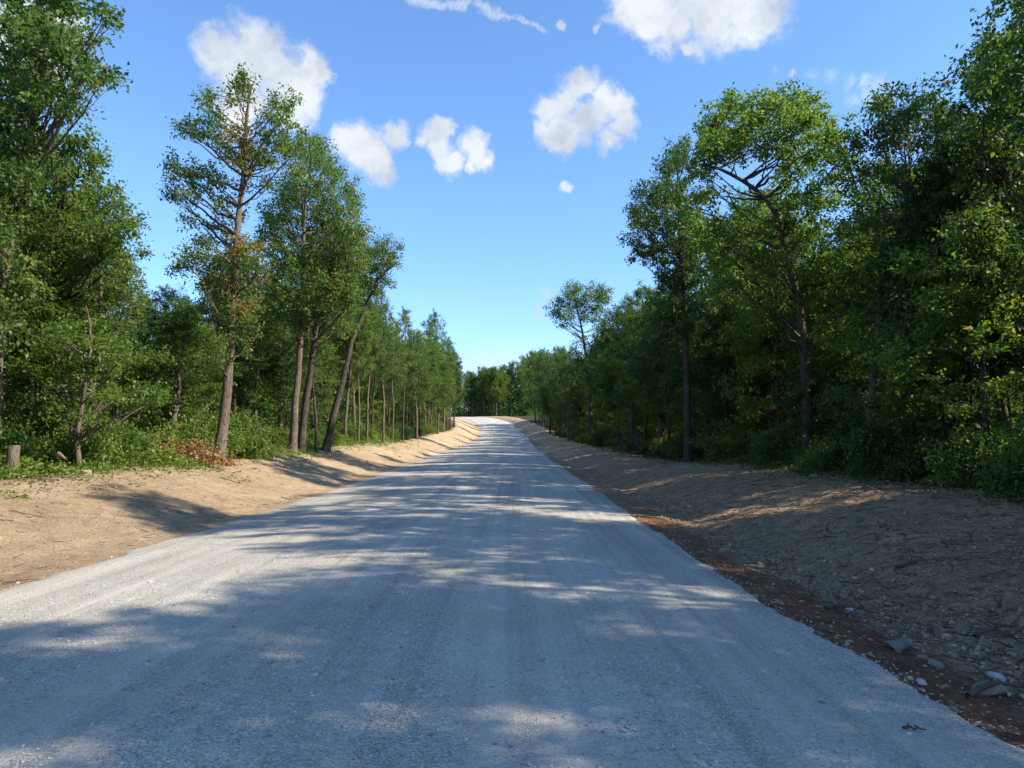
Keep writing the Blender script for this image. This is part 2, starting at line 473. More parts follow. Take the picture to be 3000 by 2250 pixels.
def dirt_mat():
    m, t = new_mat('graded_dirt'); L = t.links.new
    out = N(t, 'ShaderNodeOutputMaterial')
    g = N(t, 'ShaderNodeNewGeometry')
    pos = g.outputs['Position']
    zone = N(t, 'ShaderNodeAttribute', attribute_name='zone')     # x: forest floor, y: red clay, z: right bank
    sp = N(t, 'ShaderNodeSeparateXYZ'); L(zone.outputs['Vector'], sp.inputs[0])
    big = noise(t, pos, 0.45, 4, .6, .5)
    mid = noise(t, pos, 3.2, 5, .65)
    fin = noise(t, pos, 26, 6, .75)
    mp = N(t, 'ShaderNodeMapping'); mp.inputs['Rotation'].default_value = (0, 0, math.radians(28)); mp.inputs['Scale'].default_value = (0.7, 9, 1)
    L(pos, mp.inputs[0])
    trk = noise(t, mp.outputs[0], 1.2, 4, .6, .3)
    base = ramp(t, [(0.30, (0.33, 0.240, 0.150)), (0.5, (0.51, 0.380, 0.240)), (0.70, (0.66, 0.51, 0.335))])
    mixv = N(t, 'ShaderNodeMath', operation='MULTIPLY_ADD'); mixv.inputs[1].default_value = .5
    L(mid.outputs['Fac'], mixv.inputs[0])
    m2 = N(t, 'ShaderNodeMath', operation='MULTIPLY'); m2.inputs[1].default_value = .5; L(big.outputs['Fac'], m2.inputs[0])
    L(m2.outputs[0], mixv.inputs[2]); L(mixv.outputs[0], base.inputs[0])
    # right bank: darker, greyer, full of bark litter
    lit = ramp(t, [(0.38, (0.085, 0.052, 0.032)), (0.46, (0.38, 0.245, 0.138)), (0.62, (0.64, 0.435, 0.255))])
    lsum = N(t, 'ShaderNodeMath', operation='MULTIPLY_ADD'); lsum.inputs[1].default_value = .55
    f2 = noise(t, pos, 13, 6, .75, .8)
    L(f2.outputs['Fac'], lsum.inputs[0])
    m3 = N(t, 'ShaderNodeMath', operation='MULTIPLY'); m3.inputs[1].default_value = .45; L(mid.outputs['Fac'], m3.inputs[0]); L(m3.outputs[0], lsum.inputs[2])
    L(lsum.outputs[0], lit.inputs[0])
    c1 = N(t, 'ShaderNodeMix', data_type='RGBA'); L(sp.outputs['Z'], c1.inputs[0]); L(base.outputs[0], c1.inputs[6]); L(lit.outputs[0], c1.inputs[7])
    red = ramp(t, [(0.35, (0.20, 0.092, 0.052)), (0.65, (0.38, 0.19, 0.105))]); L(mid.outputs['Fac'], red.inputs[0])
    c2 = N(t, 'ShaderNodeMix', data_type='RGBA'); L(sp.outputs['Y'], c2.inputs[0]); L(c1.outputs[2], c2.inputs[6]); L(red.outputs[0], c2.inputs[7])
    flo = ramp(t, [(0.35, (0.030, 0.024, 0.014)), (0.5, (0.065, 0.048, 0.028)), (0.7, (0.12, 0.085, 0.05))]); L(f2.outputs['Fac'], flo.inputs[0])
    c3 = N(t, 'ShaderNodeMix', data_type='RGBA'); L(sp.outputs['X'], c3.inputs[0]); L(c2.outputs[2], c3.inputs[6]); L(flo.outputs[0], c3.inputs[7])
    fr = ramp(t, [(0.32, (.45, .43, .40)), (0.47, (.95, .95, .95)), (0.7, (1.28, 1.27, 1.24))]); L(fin.outputs['Fac'], fr.inputs[0])
    c4 = N(t, 'ShaderNodeMix', data_type='RGBA', blend_type='MULTIPLY'); c4.inputs[0].default_value = .8
    L(c3.outputs[2], c4.inputs[6]); L(fr.outputs[0], c4.inputs[7])
    p = N(t, 'ShaderNodeBsdfPrincipled'); p.inputs['Roughness'].default_value = .95; p.inputs['Specular IOR Level'].default_value = .1
    L(c4.outputs[2], p.inputs['Base Color'])
    hs = N(t, 'ShaderNodeMath', operation='ADD'); 
    h1 = N(t, 'ShaderNodeMath', operation='MULTIPLY'); h1.inputs[1].default_value = .6; L(trk.outputs['Fac'], h1.inputs[0])
    L(h1.outputs[0], hs.inputs[0]); L(f2.outputs['Fac'], hs.inputs[1])
    b1 = N(t, 'ShaderNodeBump'); b1.inputs['Strength'].default_value = 1.0; b1.inputs['Distance'].default_value = .09; L(hs.outputs[0], b1.inputs['Height'])
    b2 = N(t, 'ShaderNodeBump'); b2.inputs['Strength'].default_value = .9; b2.inputs['Distance'].default_value = .02; L(fin.outputs['Fac'], b2.inputs['Height'])
    L(b1.outputs[0], b2.inputs['Normal']); L(b2.outputs[0], p.inputs['Normal'])
    L(p.outputs[0], out.inputs[0])
    return m
M_DIRT = dirt_mat()

def gravel_mat():
    m, t = new_mat('crushed_limestone'); L = t.links.new
    out = N(t, 'ShaderNodeOutputMaterial')
    g = N(t, 'ShaderNodeNewGeometry'); pos = g.outputs['Position']
    v = N(t, 'ShaderNodeTexVoronoi'); v.inputs['Scale'].default_value = 85; L(pos, v.inputs['Vector'])
    v2 = N(t, 'ShaderNodeTexVoronoi'); v2.inputs['Scale'].default_value = 24; L(pos, v2.inputs['Vector'])
    sepc = N(t, 'ShaderNodeSeparateColor'); L(v.outputs['Color'], sepc.inputs[0])
    sepd = N(t, 'ShaderNodeSeparateColor'); L(v2.outputs['Color'], sepd.inputs[0])
    # bands along the driving direction: packed fines against loose stone
    mp = N(t, 'ShaderNodeMapping'); mp.inputs['Scale'].default_value = (0.85, 0.06, 1); L(pos, mp.inputs[0])
    band = noise(t, mp.outputs[0], 1.6, 4, .6, .3)
    big = noise(t, pos, 0.35, 4, .6)
    stone = ramp(t, [(0, (0.22, 0.205, 0.180)), (.22, (0.43, 0.404, 0.355)), (.6, (0.53, 0.50, 0.44)), (1, (0.80, 0.77, 0.70))]); L(sepc.outputs[0], stone.inputs[0])
    fines = ramp(t, [(0.3, (0.45, 0.41, 0.345)), (.7, (0.60, 0.555, 0.475))]); 
    fn = noise(t, pos, 60, 4, .7); L(fn.outputs['Fac'], fines.inputs[0])
    msk = N(t, 'ShaderNodeMapRange'); msk.inputs['From Min'].default_value = .42; msk.inputs['From Max'].default_value = .62
    L(band.outputs['Fac'], msk.inputs['Value'])
    # darker coarse lines left by wheels and the grader
    wm = N(t, 'ShaderNodeMapping'); wm.inputs['Scale'].default_value = (5.5, .05, 1); L(pos, wm.inputs[0])
    wnn = noise(t, wm.outputs[0], 1.0, 4, .65, .2)
    wr_ = ramp(t, [(.36, (.80, .80, .80)), (.5, (1, 1, 1)), (.66, (1.10, 1.09, 1.07))]); L(wnn.outputs['Fac'], wr_.inputs[0])
    m2 = N(t, 'ShaderNodeMapRange'); m2.inputs['To Min'].default_value = .30; m2.inputs['To Max'].default_value = .85; L(msk.outputs[0], m2.inputs['Value'])
    c = N(t, 'ShaderNodeMix', data_type='RGBA'); L(m2.outputs[0], c.inputs[0]); L(fines.outputs[0], c.inputs[6]); L(stone.outputs[0], c.inputs[7])
    dust = ramp(t, [(.35, (.88, .86, .82)), (.65, (1.08, 1.07, 1.05))]); L(big.outputs['Fac'], dust.inputs[0])
    c2 = N(t, 'ShaderNodeMix', data_type='RGBA', blend_type='MULTIPLY'); c2.inputs[0].default_value = 1; L(c.outputs[2], c2.inputs[6]); L(dust.outputs[0], c2.inputs[7])
    c3 = N(t, 'ShaderNodeMix', data_type='RGBA', blend_type='MULTIPLY'); c3.inputs[0].default_value = .75; L(c2.outputs[2], c3.inputs[6]); L(wr_.outputs[0], c3.inputs[7])
    p = N(t, 'ShaderNodeBsdfPrincipled'); p.inputs['Roughness'].default_value = .85; p.inputs['Specular IOR Level'].default_value = .3
    L(c3.outputs[2], p.inputs['Base Color'])
    hh = N(t, 'ShaderNodeMath', operation='SUBTRACT'); L(sepc.outputs[1], hh.inputs[0]); L(v.outputs['Distance'], hh.inputs[1])
    h2 = N(t, 'ShaderNodeMath', operation='MULTIPLY'); L(hh.outputs[0], h2.inputs[0]); L(m2.outputs[0], h2.inputs[1])
    b = N(t, 'ShaderNodeBump'); b.inputs['Strength'].default_value = .9; b.inputs['Distance'].default_value = .016; L(h2.outputs[0], b.inputs['Height'])
    # tyre tracks
    w = N(t, 'ShaderNodeMapping'); w.inputs['Scale'].default_value = (14, .35, 1); L(pos, w.inputs[0])
    wn = noise(t, w.outputs[0], 1.0, 2, .5)
    b2 = N(t, 'ShaderNodeBump'); b2.inputs['Strength'].default_value = .35; b2.inputs['Distance'].default_value = .03; L(wn.outputs['Fac'], b2.inputs['Height'])
    L(b2.outputs[0], b.inputs['Normal']); L(b.outputs[0], p.inputs['Normal'])
    L(p.outputs[0], out.inputs[0])
    return m
M_GRAVEL = gravel_mat()

# ------------------------------------------------------------------ ground sheet
def build_ground():
    ys = [-60.0]
    while ys[-1] < -2: ys.append(ys[-1] + 1.2)
    y = 0.0
    while y < 260:
        ys.append(y); y += max(0.055, 0.0085 * y)
    while y < 3200:
        ys.append(y); y *= 1.12
    ys = np.array(ys)
    cols = [0.0]
    c = 0.0
    while c < 3000:
        c += 0.085 if c < 11 else 0.4 + (c - 11) * 0.09
        cols.append(c)
    xs = np.array([-a for a in cols[:0:-1]] + cols)
    X, Y = np.meshgrid(xs, ys)
    Xs = X + np.where(np.abs(X) < 11, 0, 0)
    # columns follow the road so that the banks keep their detail round the bend
    sh = (XC(Y) + 1.5) * np.clip(1 - (np.abs(X) - 60) / 400, 0, 1)
    Xs = X + sh
    Z = ground(Xs, Y)
    d = Xs - XC(Y)
    inside = (d > -wl(Y) + 0.15) & (d < wr(Y) - 0.15)
    Z = np.where(inside, Z - 0.05, Z)
    V = np.stack([Xs, Y, Z], -1).reshape(-1, 3)
    ny, nx = X.shape
    i = (np.arange(ny - 1)[:, None] * nx + np.arange(nx - 1)[None, :]).reshape(-1)
    Q = np.stack([i, i + 1, i + nx + 1, i + nx], -1)
    me = mesh_np('ground', V, Q, M_DIRT, smooth=True)
    edge = 0.45 * fbm(Xs * 0.6, Y * 0.6, 41, 4)
    fl = np.maximum(sstep(-0.2, 0.9, XL(Y) - Xs + edge), sstep(-0.2, 0.9, Xs - XR(Y) + edge))
    dr = Xs - XC(Y) - wr(Y)
    red = sstep(-.1, .05, dr + .1 * fbm(Xs * 2, Y * 1.2, 43, 3)) * (1 - sstep(0.45, 0.95, dr + .25 * fbm(Xs * 1.3, Y * .8, 45, 3))) * (0.35 + .65 * sstep(26, 9, Y))
    dl = -(Xs - XC(Y)) - wl(Y)
    rb = sstep(0.1, 1.1, dr + .3 * fbm(Xs * .8, Y * .5, 47, 3)) * (0.72 + .28 * sstep(-1, 1, fbm(Xs * .5, Y * .25, 49, 3)))
    rb = rb * np.interp(Y, [0, 22, 45, 200], [1, .85, .6, .5])
    lb = 0.35 * sstep(0.2, 0.8, fbm(Xs * .6, Y * .35, 51, 4)) * (dl > 0)
    zone = np.stack([fl, red, np.clip(rb + lb, 0, 1)], -1).reshape(-1, 3).astype(np.float32)
    a = me.attributes.new('zone', 'FLOAT_VECTOR', 'POINT'); a.data.foreach_set('vector', zone.ravel())
    o = obj('ground', me); tag(o, 'tan graded dirt banks and dark woodland floor beside the gravel road', None, None, 'structure')

def build_road():
    ys = []
    y = -40.0
    while y < 320:
        ys.append(y); y += 0.12 if y < 20 else max(0.12, .009 * y)
        if y < -2: y += 0.6
    ys = np.array(ys)
    ts = np.concatenate([[-1.0, -0.985, -.96], np.linspace(-.92, .92, 38), [.96, .985, 1.0]])
    Tt, Y = np.meshgrid(ts, ys)
    X = XC(Y) + np.where(Tt < 0, Tt * (wl(Y) + .1), Tt * (wr(Y) + .1))
    Z = ground(X, Y)
    lift = np.interp(np.abs(Tt), [0, .90, .96, .985, 1.0], [0.012, 0.012, 0.016, 0.004, -0.035])
    Z = Z + lift + 0.004 * fbm(X * 6, Y * 6, 61, 2) * (Y < 25)
    V = np.stack([X, Y, Z], -1).reshape(-1, 3)
    ny, nx = X.shape
    i = (np.arange(ny - 1)[:, None] * nx + np.arange(nx - 1)[None, :]).reshape(-1)
    Q = np.stack([i, i + 1, i + nx + 1, i + nx], -1)
    o = obj('road', mesh_np('road', V, Q, M_GRAVEL, smooth=True))
    tag(o, 'pale grey crushed limestone road running up to the crest', None, None, 'structure')

def stones(P, size, rng, flat=0.55):
    """many small eight-faced stones"""
    n = len(P)
    base = np.array([[1, 0, 0], [0, 1, 0], [-1, 0, 0], [0, -1, 0], [0, 0, 1], [0, 0, -1.0]])
    Vb = base[None] * (1 + rng.uniform(-.35, .35, (n, 6, 1))) + rng.uniform(-.22, .22, (n, 6, 3))
    Vb = Vb * np.stack([np.ones(n), rng.uniform(.5, .95, n), rng.uniform(.25, flat, n)], -1)[:, None, :]
    th = rng.uniform(0, 6.283, n); c, s = np.cos(th), np.sin(th)
    tl = rng.normal(0, .25, n)
    x = Vb[..., 0] * c[:, None] - Vb[..., 1] * s[:, None]
    y = Vb[..., 0] * s[:, None] + Vb[..., 1] * c[:, None]
    z = Vb[..., 2] + x * tl[:, None]
    V = np.stack([x, y, z], -1) * size[:, None, None] + P[:, None, :]
    f = np.array([[0, 1, 4], [1, 2, 4], [2, 3, 4], [3, 0, 4], [1, 0, 5], [2, 1, 5], [3, 2, 5], [0, 3, 5]])
    Fa = (f[None] + (np.arange(n) * 6)[:, None, None]).reshape(-1, 3)
    return V.reshape(-1, 3), Fa

def scatter_chips():
    rng = np.random.default_rng(7)
    n = 90000
    Y = 3.0 + 19 * rng.power(1.25, n) ; 
    Y = 3.0 + rng.exponential(5.0, n); Y = Y[Y < 30]; n = len(Y)
    t = rng.uniform(-1, 1, n); out = rng.random(n) < .014; t[out] = np.sign(t[out]) * (1 + rng.exponential(.022, out.sum()))
    X = XC(Y) + np.where(t < 0, t * (wl(Y) + .03), t * (wr(Y) + .04))
    bandv = np.exp(-((X - 0.95 + .1 * np.sin(Y * .4)) / .28) ** 2) + .8 * np.exp(-((X + 1.1) / .35) ** 2) + .6 * np.exp(-((X + 3.1) / .35) ** 2)
    edge = sstep(.90, .985, np.abs(t))
    keep = rng.random(n) < np.clip(.13 + .60 * bandv * (0.4 + .6 * sstep(-.3, .4, fbm(X * 1.2, Y * .5, 71, 3))) + .45 * edge, 0, 1)
    vis = (np.abs(X) < Y * .78 + .4)
    X, Y, edge = X[keep & vis], Y[keep & vis], edge[keep & vis]
    n = len(X)
    sz = rng.lognormal(math.log(.0086), .40, n) * (1 + .0 * edge)
    P = np.stack([X, Y, ground(X, Y) + .012 + sz * .1 - .01 * edge], -1)
    V, Fa = stones(P, sz, rng)
    tint = np.repeat(np.clip(rng.normal(.5, .22, n), 0, 1), 8)
    tag(obj('gravel', mesh_np('gravel', V, Fa, M_CHIP, tint=tint)), 'loose pale limestone chips strewn over the near road', None, None, 'stuff')
    # pebbles and clods on the banks
    n = 110000
    Y = 4 + rng.exponential(11, n); Y = Y[Y < 70]; n = len(Y)
    side = rng.random(n) < .4
    ur = rng.random(n)
    X = np.where(side, XC(Y) - wl(Y) - ur * 5, XC(Y) + wr(Y) + .05 + rng.power(.7, n) * 6.4)
    dr = X - XC(Y) - wr(Y)
    k = np.where(side, .16, .30 + .7 * np.exp(-((dr - 1.35) / .45) ** 2)) * np.where(~side & (dr < .75), .35, 1)
    keep = (rng.random(n) < k) & (np.abs(X) < Y * .8 + .5)
    X, Y, side = X[keep], Y[keep], side[keep]; n = len(X)
    sz = rng.lognormal(math.log(.014), .5, n) * np.where(side, .8, 1)
    sz = np.minimum(sz, .05)
    P = np.stack([X, Y, ground(X, Y) + sz * .15], -1)
    V, Fa = stones(P, sz, rng, .7)
    tint = np.repeat(np.clip(rng.normal(.5, .24, n), 0, 1), 8)
    tag(obj('pebbles', mesh_np('pebbles', V, Fa, M_PEB, tint=tint)), 'small tan pebbles and clods scattered over the dirt banks', None, None, 'stuff')

def twig_litter():
    rng = np.random.default_rng(17)
    T = Tubes()
    n = 0
    while n < 2600:
        y = 4 + rng.exponential(12)
        if y > 70: continue
        left = rng.random() < .16
        if left: x = XC(y) - wl(y) - .3 - rng.random() * 5; L0 = .6
        else: x = XC(y) + wr(y) + .6 + rng.random() * 5.6
        if abs(x) > y * .8 + .5: continue
        L = rng.lognormal(math.log(.13), .5); L = min(L, .6)
        a = rng.uniform(0, math.pi); a = a * .5 if left else a
        k = 4
        pts = []
        px, py = x, y
        for q in range(k):
            pts.append([px, py, 0]); a += rng.normal(0, .35)
            px += math.cos(a) * L / 3; py += math.sin(a) * L / 3
        P = np.array(pts)
        P[:, 2] = ground(P[:, 0], P[:, 1]) + .008 + (abs(rng.normal(0, .03)) * np.array([0, .3, .7, 1]) if rng.random() < .35 else 0)
        r = rng.uniform(.002, .0055) * (1 + L)
        T.add(P, [r, r, r * .8, r * .4], 3)
        n += 1
    tag(obj('twig_litter', T.mesh('twig_litter', M_TWIG)), 'dark broken twigs and bark strewn over both dirt banks', None, None, 'stuff')

build_ground()
build_road()
scatter_chips()
twig_litter()

# ------------------------------------------------------------------ trees
DENS = 3.2
def bez(a, b, c, n):
    t = np.linspace(0, 1, n)[:, None]
    return (1 - t) ** 2 * a + 2 * t * (1 - t) * b + t * t * c

def grow(trunk_path, trunk_r, lobes, rng, leaf=0.12, per=26, dens=17.0, flat=1.0, brown=0.02, upb=1.0, extra=None, browns=None, thin=1.0, tspray=.20):
    """trunk_path (n,3) local, lobes [(centre, r)], returns trunk Tubes, Leaves"""
    T = Tubes(); Lv = Leaves()
    P = np.asarray(trunk_path, float)
    s = np.concatenate([[0], np.cumsum(np.linalg.norm(np.diff(P, axis=0), axis=1))]); s /= s[-1]
    tt = np.linspace(0, 1, 26)
    Pf = np.stack([np.interp(tt, s, P[:, i]) for i in range(3)], -1)
    Pf[1:-1] = (Pf[:-2] + 2 * Pf[1:-1] + Pf[2:]) / 4
    Pf[2:-1, :2] += rng.normal(0, .012, (23, 2)) * 1.0
    R = trunk_r * (1 - .82 * tt ** 1.1) * (1 + .55 * np.exp(-tt * 26 * 1.3))
    T.add(Pf, R, 10, .05, rng)
    TR = T
    T = Tubes()
    for (c, r) in lobes:
        c = np.asarray(c, float)
        hd = np.hypot(c[0] - Pf[:, 0], c[1] - Pf[:, 1])
        score = np.abs(Pf[:, 2] - (c[2] - rng.uniform(.3, .75) * hd - .2)) + .25 * np.abs(hd - hd.min()) + (tt < .22) * 3
        k = int(np.argmin(score))
        a = Pf[k]
        L = np.linalg.norm(c - a)
        midp = (a + c) / 2 + np.array([0, 0, -.10 * L]) + rng.normal(0, .06 * L, 3)
        path = bez(a, midp, c, 9)
        path[2:-1] += rng.normal(0, .025 * L ** .5, (6, 3))
        r0 = min(R[k] * .55, .012 + .012 * L) * thin
        T.add(path, np.linspace(r0, .008, 9), 5)
        ncl = max(3, int(dens * DENS * r * r * rng.uniform(.85, 1.15)))
        dirs = unit(rng.normal(0, 1, (ncl, 3)))
        rad = r * rng.random(ncl) ** .45; sprig = rng.random(ncl) < .22; rad[sprig] = r * rng.uniform(1.0, 1.55, sprig.sum())
        Q = c + dirs * rad[:, None] * np.array([1.0, 1.0, flat])
        axis = unit(dirs + unit(c - np.array([Pf[k][0], Pf[k][1], c[2] - .8])) * .6 + np.array([0, 0, .15]))
        for q, ax in zip(Q[: max(4, ncl // 2)], axis):
            st = path[rng.integers(4, 9)]
            T.add(bez(st, (st + q) / 2 + rng.normal(0, .07, 3), q + ax * .15, 4), [.011 * thin, .008 * thin, .006 * thin, .003], 3)
        m = int(per * 1.7)
        tpos = rng.random((ncl, m, 1))
        sp = tspray * rng.uniform(.7, 1.25, (ncl, 1, 1))
        LP = Q[:, None, :] + axis[:, None, :] * (tpos * 1.7 - .4) * sp + rng.normal(0, 1, (ncl, m, 3)) * sp * np.array([.55, .55, .42 * (0.55 if flat < .6 else 1)])
        LD = axis[:, None, :] * .5 + rng.normal(0, .8, (ncl, m, 3)) + np.array([0, 0, -.35])
        sz = leaf * .80 * np.clip(rng.lognormal(-.05, .24, ncl * m), .5, 1.35)
        isb = browns is not None and browns(c, rng)
        ct = np.clip(rng.normal(.44, .08) + rng.normal(0, .13, (ncl, 1)) + rng.normal(0, .13, (ncl, m)), 0, .86)
        b = rng.random((ncl, m)) < brown
        ct[b] = rng.uniform(.9, 1.0, b.sum())
        if isb:
            bb = rng.random((ncl, m)) < .5
            ct[bb] = 1.3
        Lv.add(LP.reshape(-1, 3), LD.reshape(-1, 3), sz, rng, ct.ravel(), upb)
    return (TR, T), Lv

def generic(seed, H, crown_r, base_frac, nl, lean=0.0, flat=.8, shape='dome'):
    nl = int(nl * 1.25)
    rng = np.random.default_rng(seed)
    k = 7
    z = np.linspace(-.3, H * .93, k)
    P = np.stack([lean * np.maximum(z / H, 0) ** 1.5 + np.concatenate([[0, 0], rng.normal(0, .10, k - 2)]), np.concatenate([[0, 0], rng.normal(0, .10, k - 2)]), z], -1)
    lobes = []
    for i in range(nl):
        h = base_frac + (1 - base_frac) * ((i + rng.random()) / nl)
        u = (h - base_frac) / (1 - base_frac)
        if shape == 'dome':
            rr = crown_r * (math.sin(math.pi * (0.18 + .80 * u)) ** .7)
        else:
            rr = crown_r * (1.0 - .72 * u)
        a = i * 2.399 + rng.normal(0, .5)
        d = rr * rng.uniform(.25, 1.0)
        lr = rng.uniform(.45, .85) * (0.65 + .35 * math.sin(math.pi * u)) * crown_r / 2.4
        lobes.append((np.array([lean * h ** 1.5 + math.cos(a) * d, math.sin(a) * d, H * h - lr * .4]), lr))
    return P, lobes, rng

TREE_N = [0]
def finish(root, T, Lv, bark, leafm):
    t = obj('trunk', T[0].mesh('trunk', bark), root)
    b = obj('branches', T[1].mesh('branches', bark), root)
    b['kind'] = 'stuff'
    c = obj('crown', Lv.mesh('crown', leafm), root)
    TREE_N[0] += Lv.count()
    return root

def proto(name, seed, H, cr, bf, nl, leafm, bark, tr, **kw):
    lean = kw.pop('lean', 0.0); shape = kw.pop('shape', 'dome')
    P, lobes, rng = generic(seed, H, cr, bf, nl, lean, shape=shape)
    T, Lv = grow(P, tr, lobes, rng, **kw)
    root = empty(name, (0, 0, 0))
    finish(root, T, Lv, bark, leafm)
    root['H'] = H
    return root

USED = set()
def place(p, x, y, h=None, rz=0.0, z=None, sxy=None):
    """copy a tree with its parts; the first use moves the original"""
    H = p['H']
    if p.name not in USED:
        USED.add(p.name); r = p
    else:
        r = p.copy(); COL.objects.link(r)
        for ch in p.children:
            c = ch.copy(); COL.objects.link(c); c.parent = r
    if z is None: z = float(ground(x, y, False)) - .05
    r.location = (float(x), float(y), z)
    s = (h or H) / H
    sx = sxy or s ** .6
    r.scale = (sx, sx, s)
    r.rotation_euler = (0, 0, rz)
    return r

# prototypes -------------------------------------------------------
P_OAK = [proto('oak_tree', 101, 13, 2.5, .34, 34, M_OAK, M_BARK, .17, leaf=.14, per=24, dens=16),
         proto('oak_tree', 102, 12, 2.3, .42, 30, M_OAK, M_BARK, .15, leaf=.14, per=24, dens=16, lean=.8),
         proto('oak_tree', 103, 13, 2.7, .26, 38, M_DARK, M_BARKD, .18, leaf=.14, per=24, dens=15),
         proto('oak_tree', 104, 11, 2.1, .36, 28, M_DARK, M_BARKD, .12, leaf=.13, per=24, dens=16, lean=-.6)]
P_SLIM = [proto('slim_oak', 141, 12, 1.6, .50, 26, M_OAK, M_BARK, .12, leaf=.14, per=24, dens=17, lean=.4),
          proto('slim_oak', 142, 12, 1.8, .44, 28, M_OAK, M_BARKD, .11, leaf=.14, per=24, dens=15, lean=-.3),
          proto('slim_oak', 143, 11, 1.5, .54, 22, M_HICK, M_BARK, .10, leaf=.15, per=24, dens=15)]
P_HICK = [proto('hickory_tree', 111, 13, 2.5, .36, 32, M_HICK, M_BARKD, .15, leaf=.16, per=24, dens=14),
          proto('hickory_tree', 112, 12, 2.2, .30, 30, M_HICK, M_BARK, .13, leaf=.16, per=24, dens=14, lean=.5)]
P_YOUNG = [proto('young_tree', 121, 6, 1.6, .22, 22, M_SAP, M_BARKD, .06, leaf=.13, per=22, dens=20, flat=.5),
           proto('young_tree', 122, 5, 1.5, .18, 20, M_HICK, M_BARKD, .05, leaf=.13, per=22, dens=20, flat=.45),
           proto('young_tree', 123, 7, 1.7, .22, 24, M_DARK, M_BARKD, .07, leaf=.13, per=22, dens=18, flat=.5, lean=.4)]

def mkshrub(seed, H, R, n, leafm, leaf=.10):
    rng = np.random.default_rng(seed)
    P = np.array([[0, 0, -.1], [0.03, 0, H * .3], [0, .05, H * .6]])
    lobes = []
    for i in range(n):
        a = rng.uniform(0, 6.283); d = R * rng.random() ** .5
        lobes.append((np.array([math.cos(a) * d, math.sin(a) * d, H * rng.uniform(.2, .85) * (1 - .45 * (d / R))]), rng.uniform(.22, .42)))
    T, Lv = grow(P, .025, lobes, rng, leaf=leaf, per=20, dens=60, flat=.7, tspray=.18, thin=.6)
    root = empty('shrub', (0, 0, 0))
    obj('stem', T[0].mesh('stem', M_BARKD), root)
    obj('twigs', T[1].mesh('twigs', M_BARKD), root)['kind'] = 'stuff'
    obj('foliage', Lv.mesh('foliage', leafm), root)
    TREE_N[0] += Lv.count()
    root['H'] = H
    return root
P_SHR = [mkshrub(131, 1.5, 1.0, 16, M_WEED), mkshrub(132, 1.1, 1.1, 15, M_SAP), mkshrub(133, 2.0, 1.1, 20, M_OAK, .11), mkshrub(134, 1.3, 1.2, 16, M_DARK)]

def hero(name, label, pxbase, Y, pxtrunk, tr, pxlobes, leafm, bark, seed, cat='tree', depth=2.0, group=None, **kw):
    """pxtrunk: [(px,py)] from base to top; pxlobes: (px,py,r) read off the photograph, each given its own depth"""
    rng = np.random.default_rng(seed)
    bx, by = pxbase
    x = at(bx, by, Y)[0]
    z = float(ground(x, Y, False))
    base = np.array([x, Y, z])
    P = [np.array([0, 0, -.25])]
    for q in pxtrunk:
        w = at(q[0], q[1], Y) - base
        if w[2] > .2:
            P.append(w)
    P = np.array(P)
    P[2:, 1] += np.cumsum(rng.normal(0, .15, len(P) - 2))
    lobes = []
    for (a, b, r) in pxlobes:
        rw = r * Y / F * kw.get('_k', 1.0)
        for k in range(kw.get('_rep', 2)):
            dy = rng.uniform(-depth, depth)
            c = at(a + rng.normal(0, r * .15), b + rng.normal(0, r * .12), Y + dy) - base
            lobes.append((c, rw * rng.uniform(.85, 1.1)))
    kw.pop('_rep', None); kw.pop('_k', None)
    T, Lv = grow(P, tr, lobes, rng, **kw)
    root = empty(name, base)
    finish(root, T, Lv, bark, leafm)
    tag(root, label, cat, group)
    return root

# --- left side, read off the photograph
hero('oak_tree', 'tallest oak at the left treeline with brown dead leaves hanging along its upper trunk', (645,1345), 23,
     [(640,1330),(652,1180),(668,1000),(690,830),(700,700),(708,560),(715,430),(722,330),(735,250)], .185,
     [(690,240,28),(725,255,30),(700,285,28),(612,275,22),(608,310,26),(625,350,30),(560,360,26),(545,385,24),(590,385,28),(640,400,32),
      (800,310,26),(830,300,22),(815,350,34),(790,395,36),(700,400,34),(735,440,36),(690,460,34),(770,470,36),(830,430,32),(870,420,36),(850,480,30),
      (520,480,26),(545,520,34),(505,535,28),(590,500,30),(630,510,28),(560,570,28),(615,560,28),(520,580,22),(650,600,24),
      (560,650,24),(590,690,26),(640,660,28),(790,540,26),(560,760,34),(600,740,34),(640,790,40),(700,740,40),(740,720,34),(720,820,40),(660,860,36),(760,800,36),(700,900,30),(740,960,24),(610,840,30),(535,770,22),(715,480,20),(708,560,20),(700,640,22),(690,700,24),(690,760,26),(684,830,26),(672,900,26),(700,950,28),(720,1010,24),(668,980,20),(735,900,32),(600,900,26),(655,1040,16)],
     M_OAK, M_BARK, 201, depth=1.5, _k=.86, leaf=.125, per=24, dens=22, brown=.04,
     browns=lambda c, r: (abs(c[0] - .75) < .38 and 4.5 < c[2] < 10.8 and r.random() < .6))

hero('oak_tree', 'straight leafy oak just right of the tallest tree, grey trunk at the dirt edge', (857,1326), 31,
     [(857,1326),(862,1200),(872,1050),(882,900),(886,780),(892,650),(905,520),(925,440)], .17,
     [(930,425,26),(915,465,36),(955,480,34),(880,470,22),(900,530,46),(965,545,50),(1010,560,34),(1035,600,30),(860,570,44),(930,610,56),(1000,640,52),(1045,680,30),
      (830,600,40),(860,670,52),(940,690,60),(1010,730,48),(890,760,56),(960,800,54),(830,760,44),(1040,770,34),(900,850,46),(850,880,40),(980,880,44),(800,690,40),(790,640,30)],
     M_OAK, M_BARK, 202, depth=2.4, leaf=.13, per=24, dens=19, brown=.01)

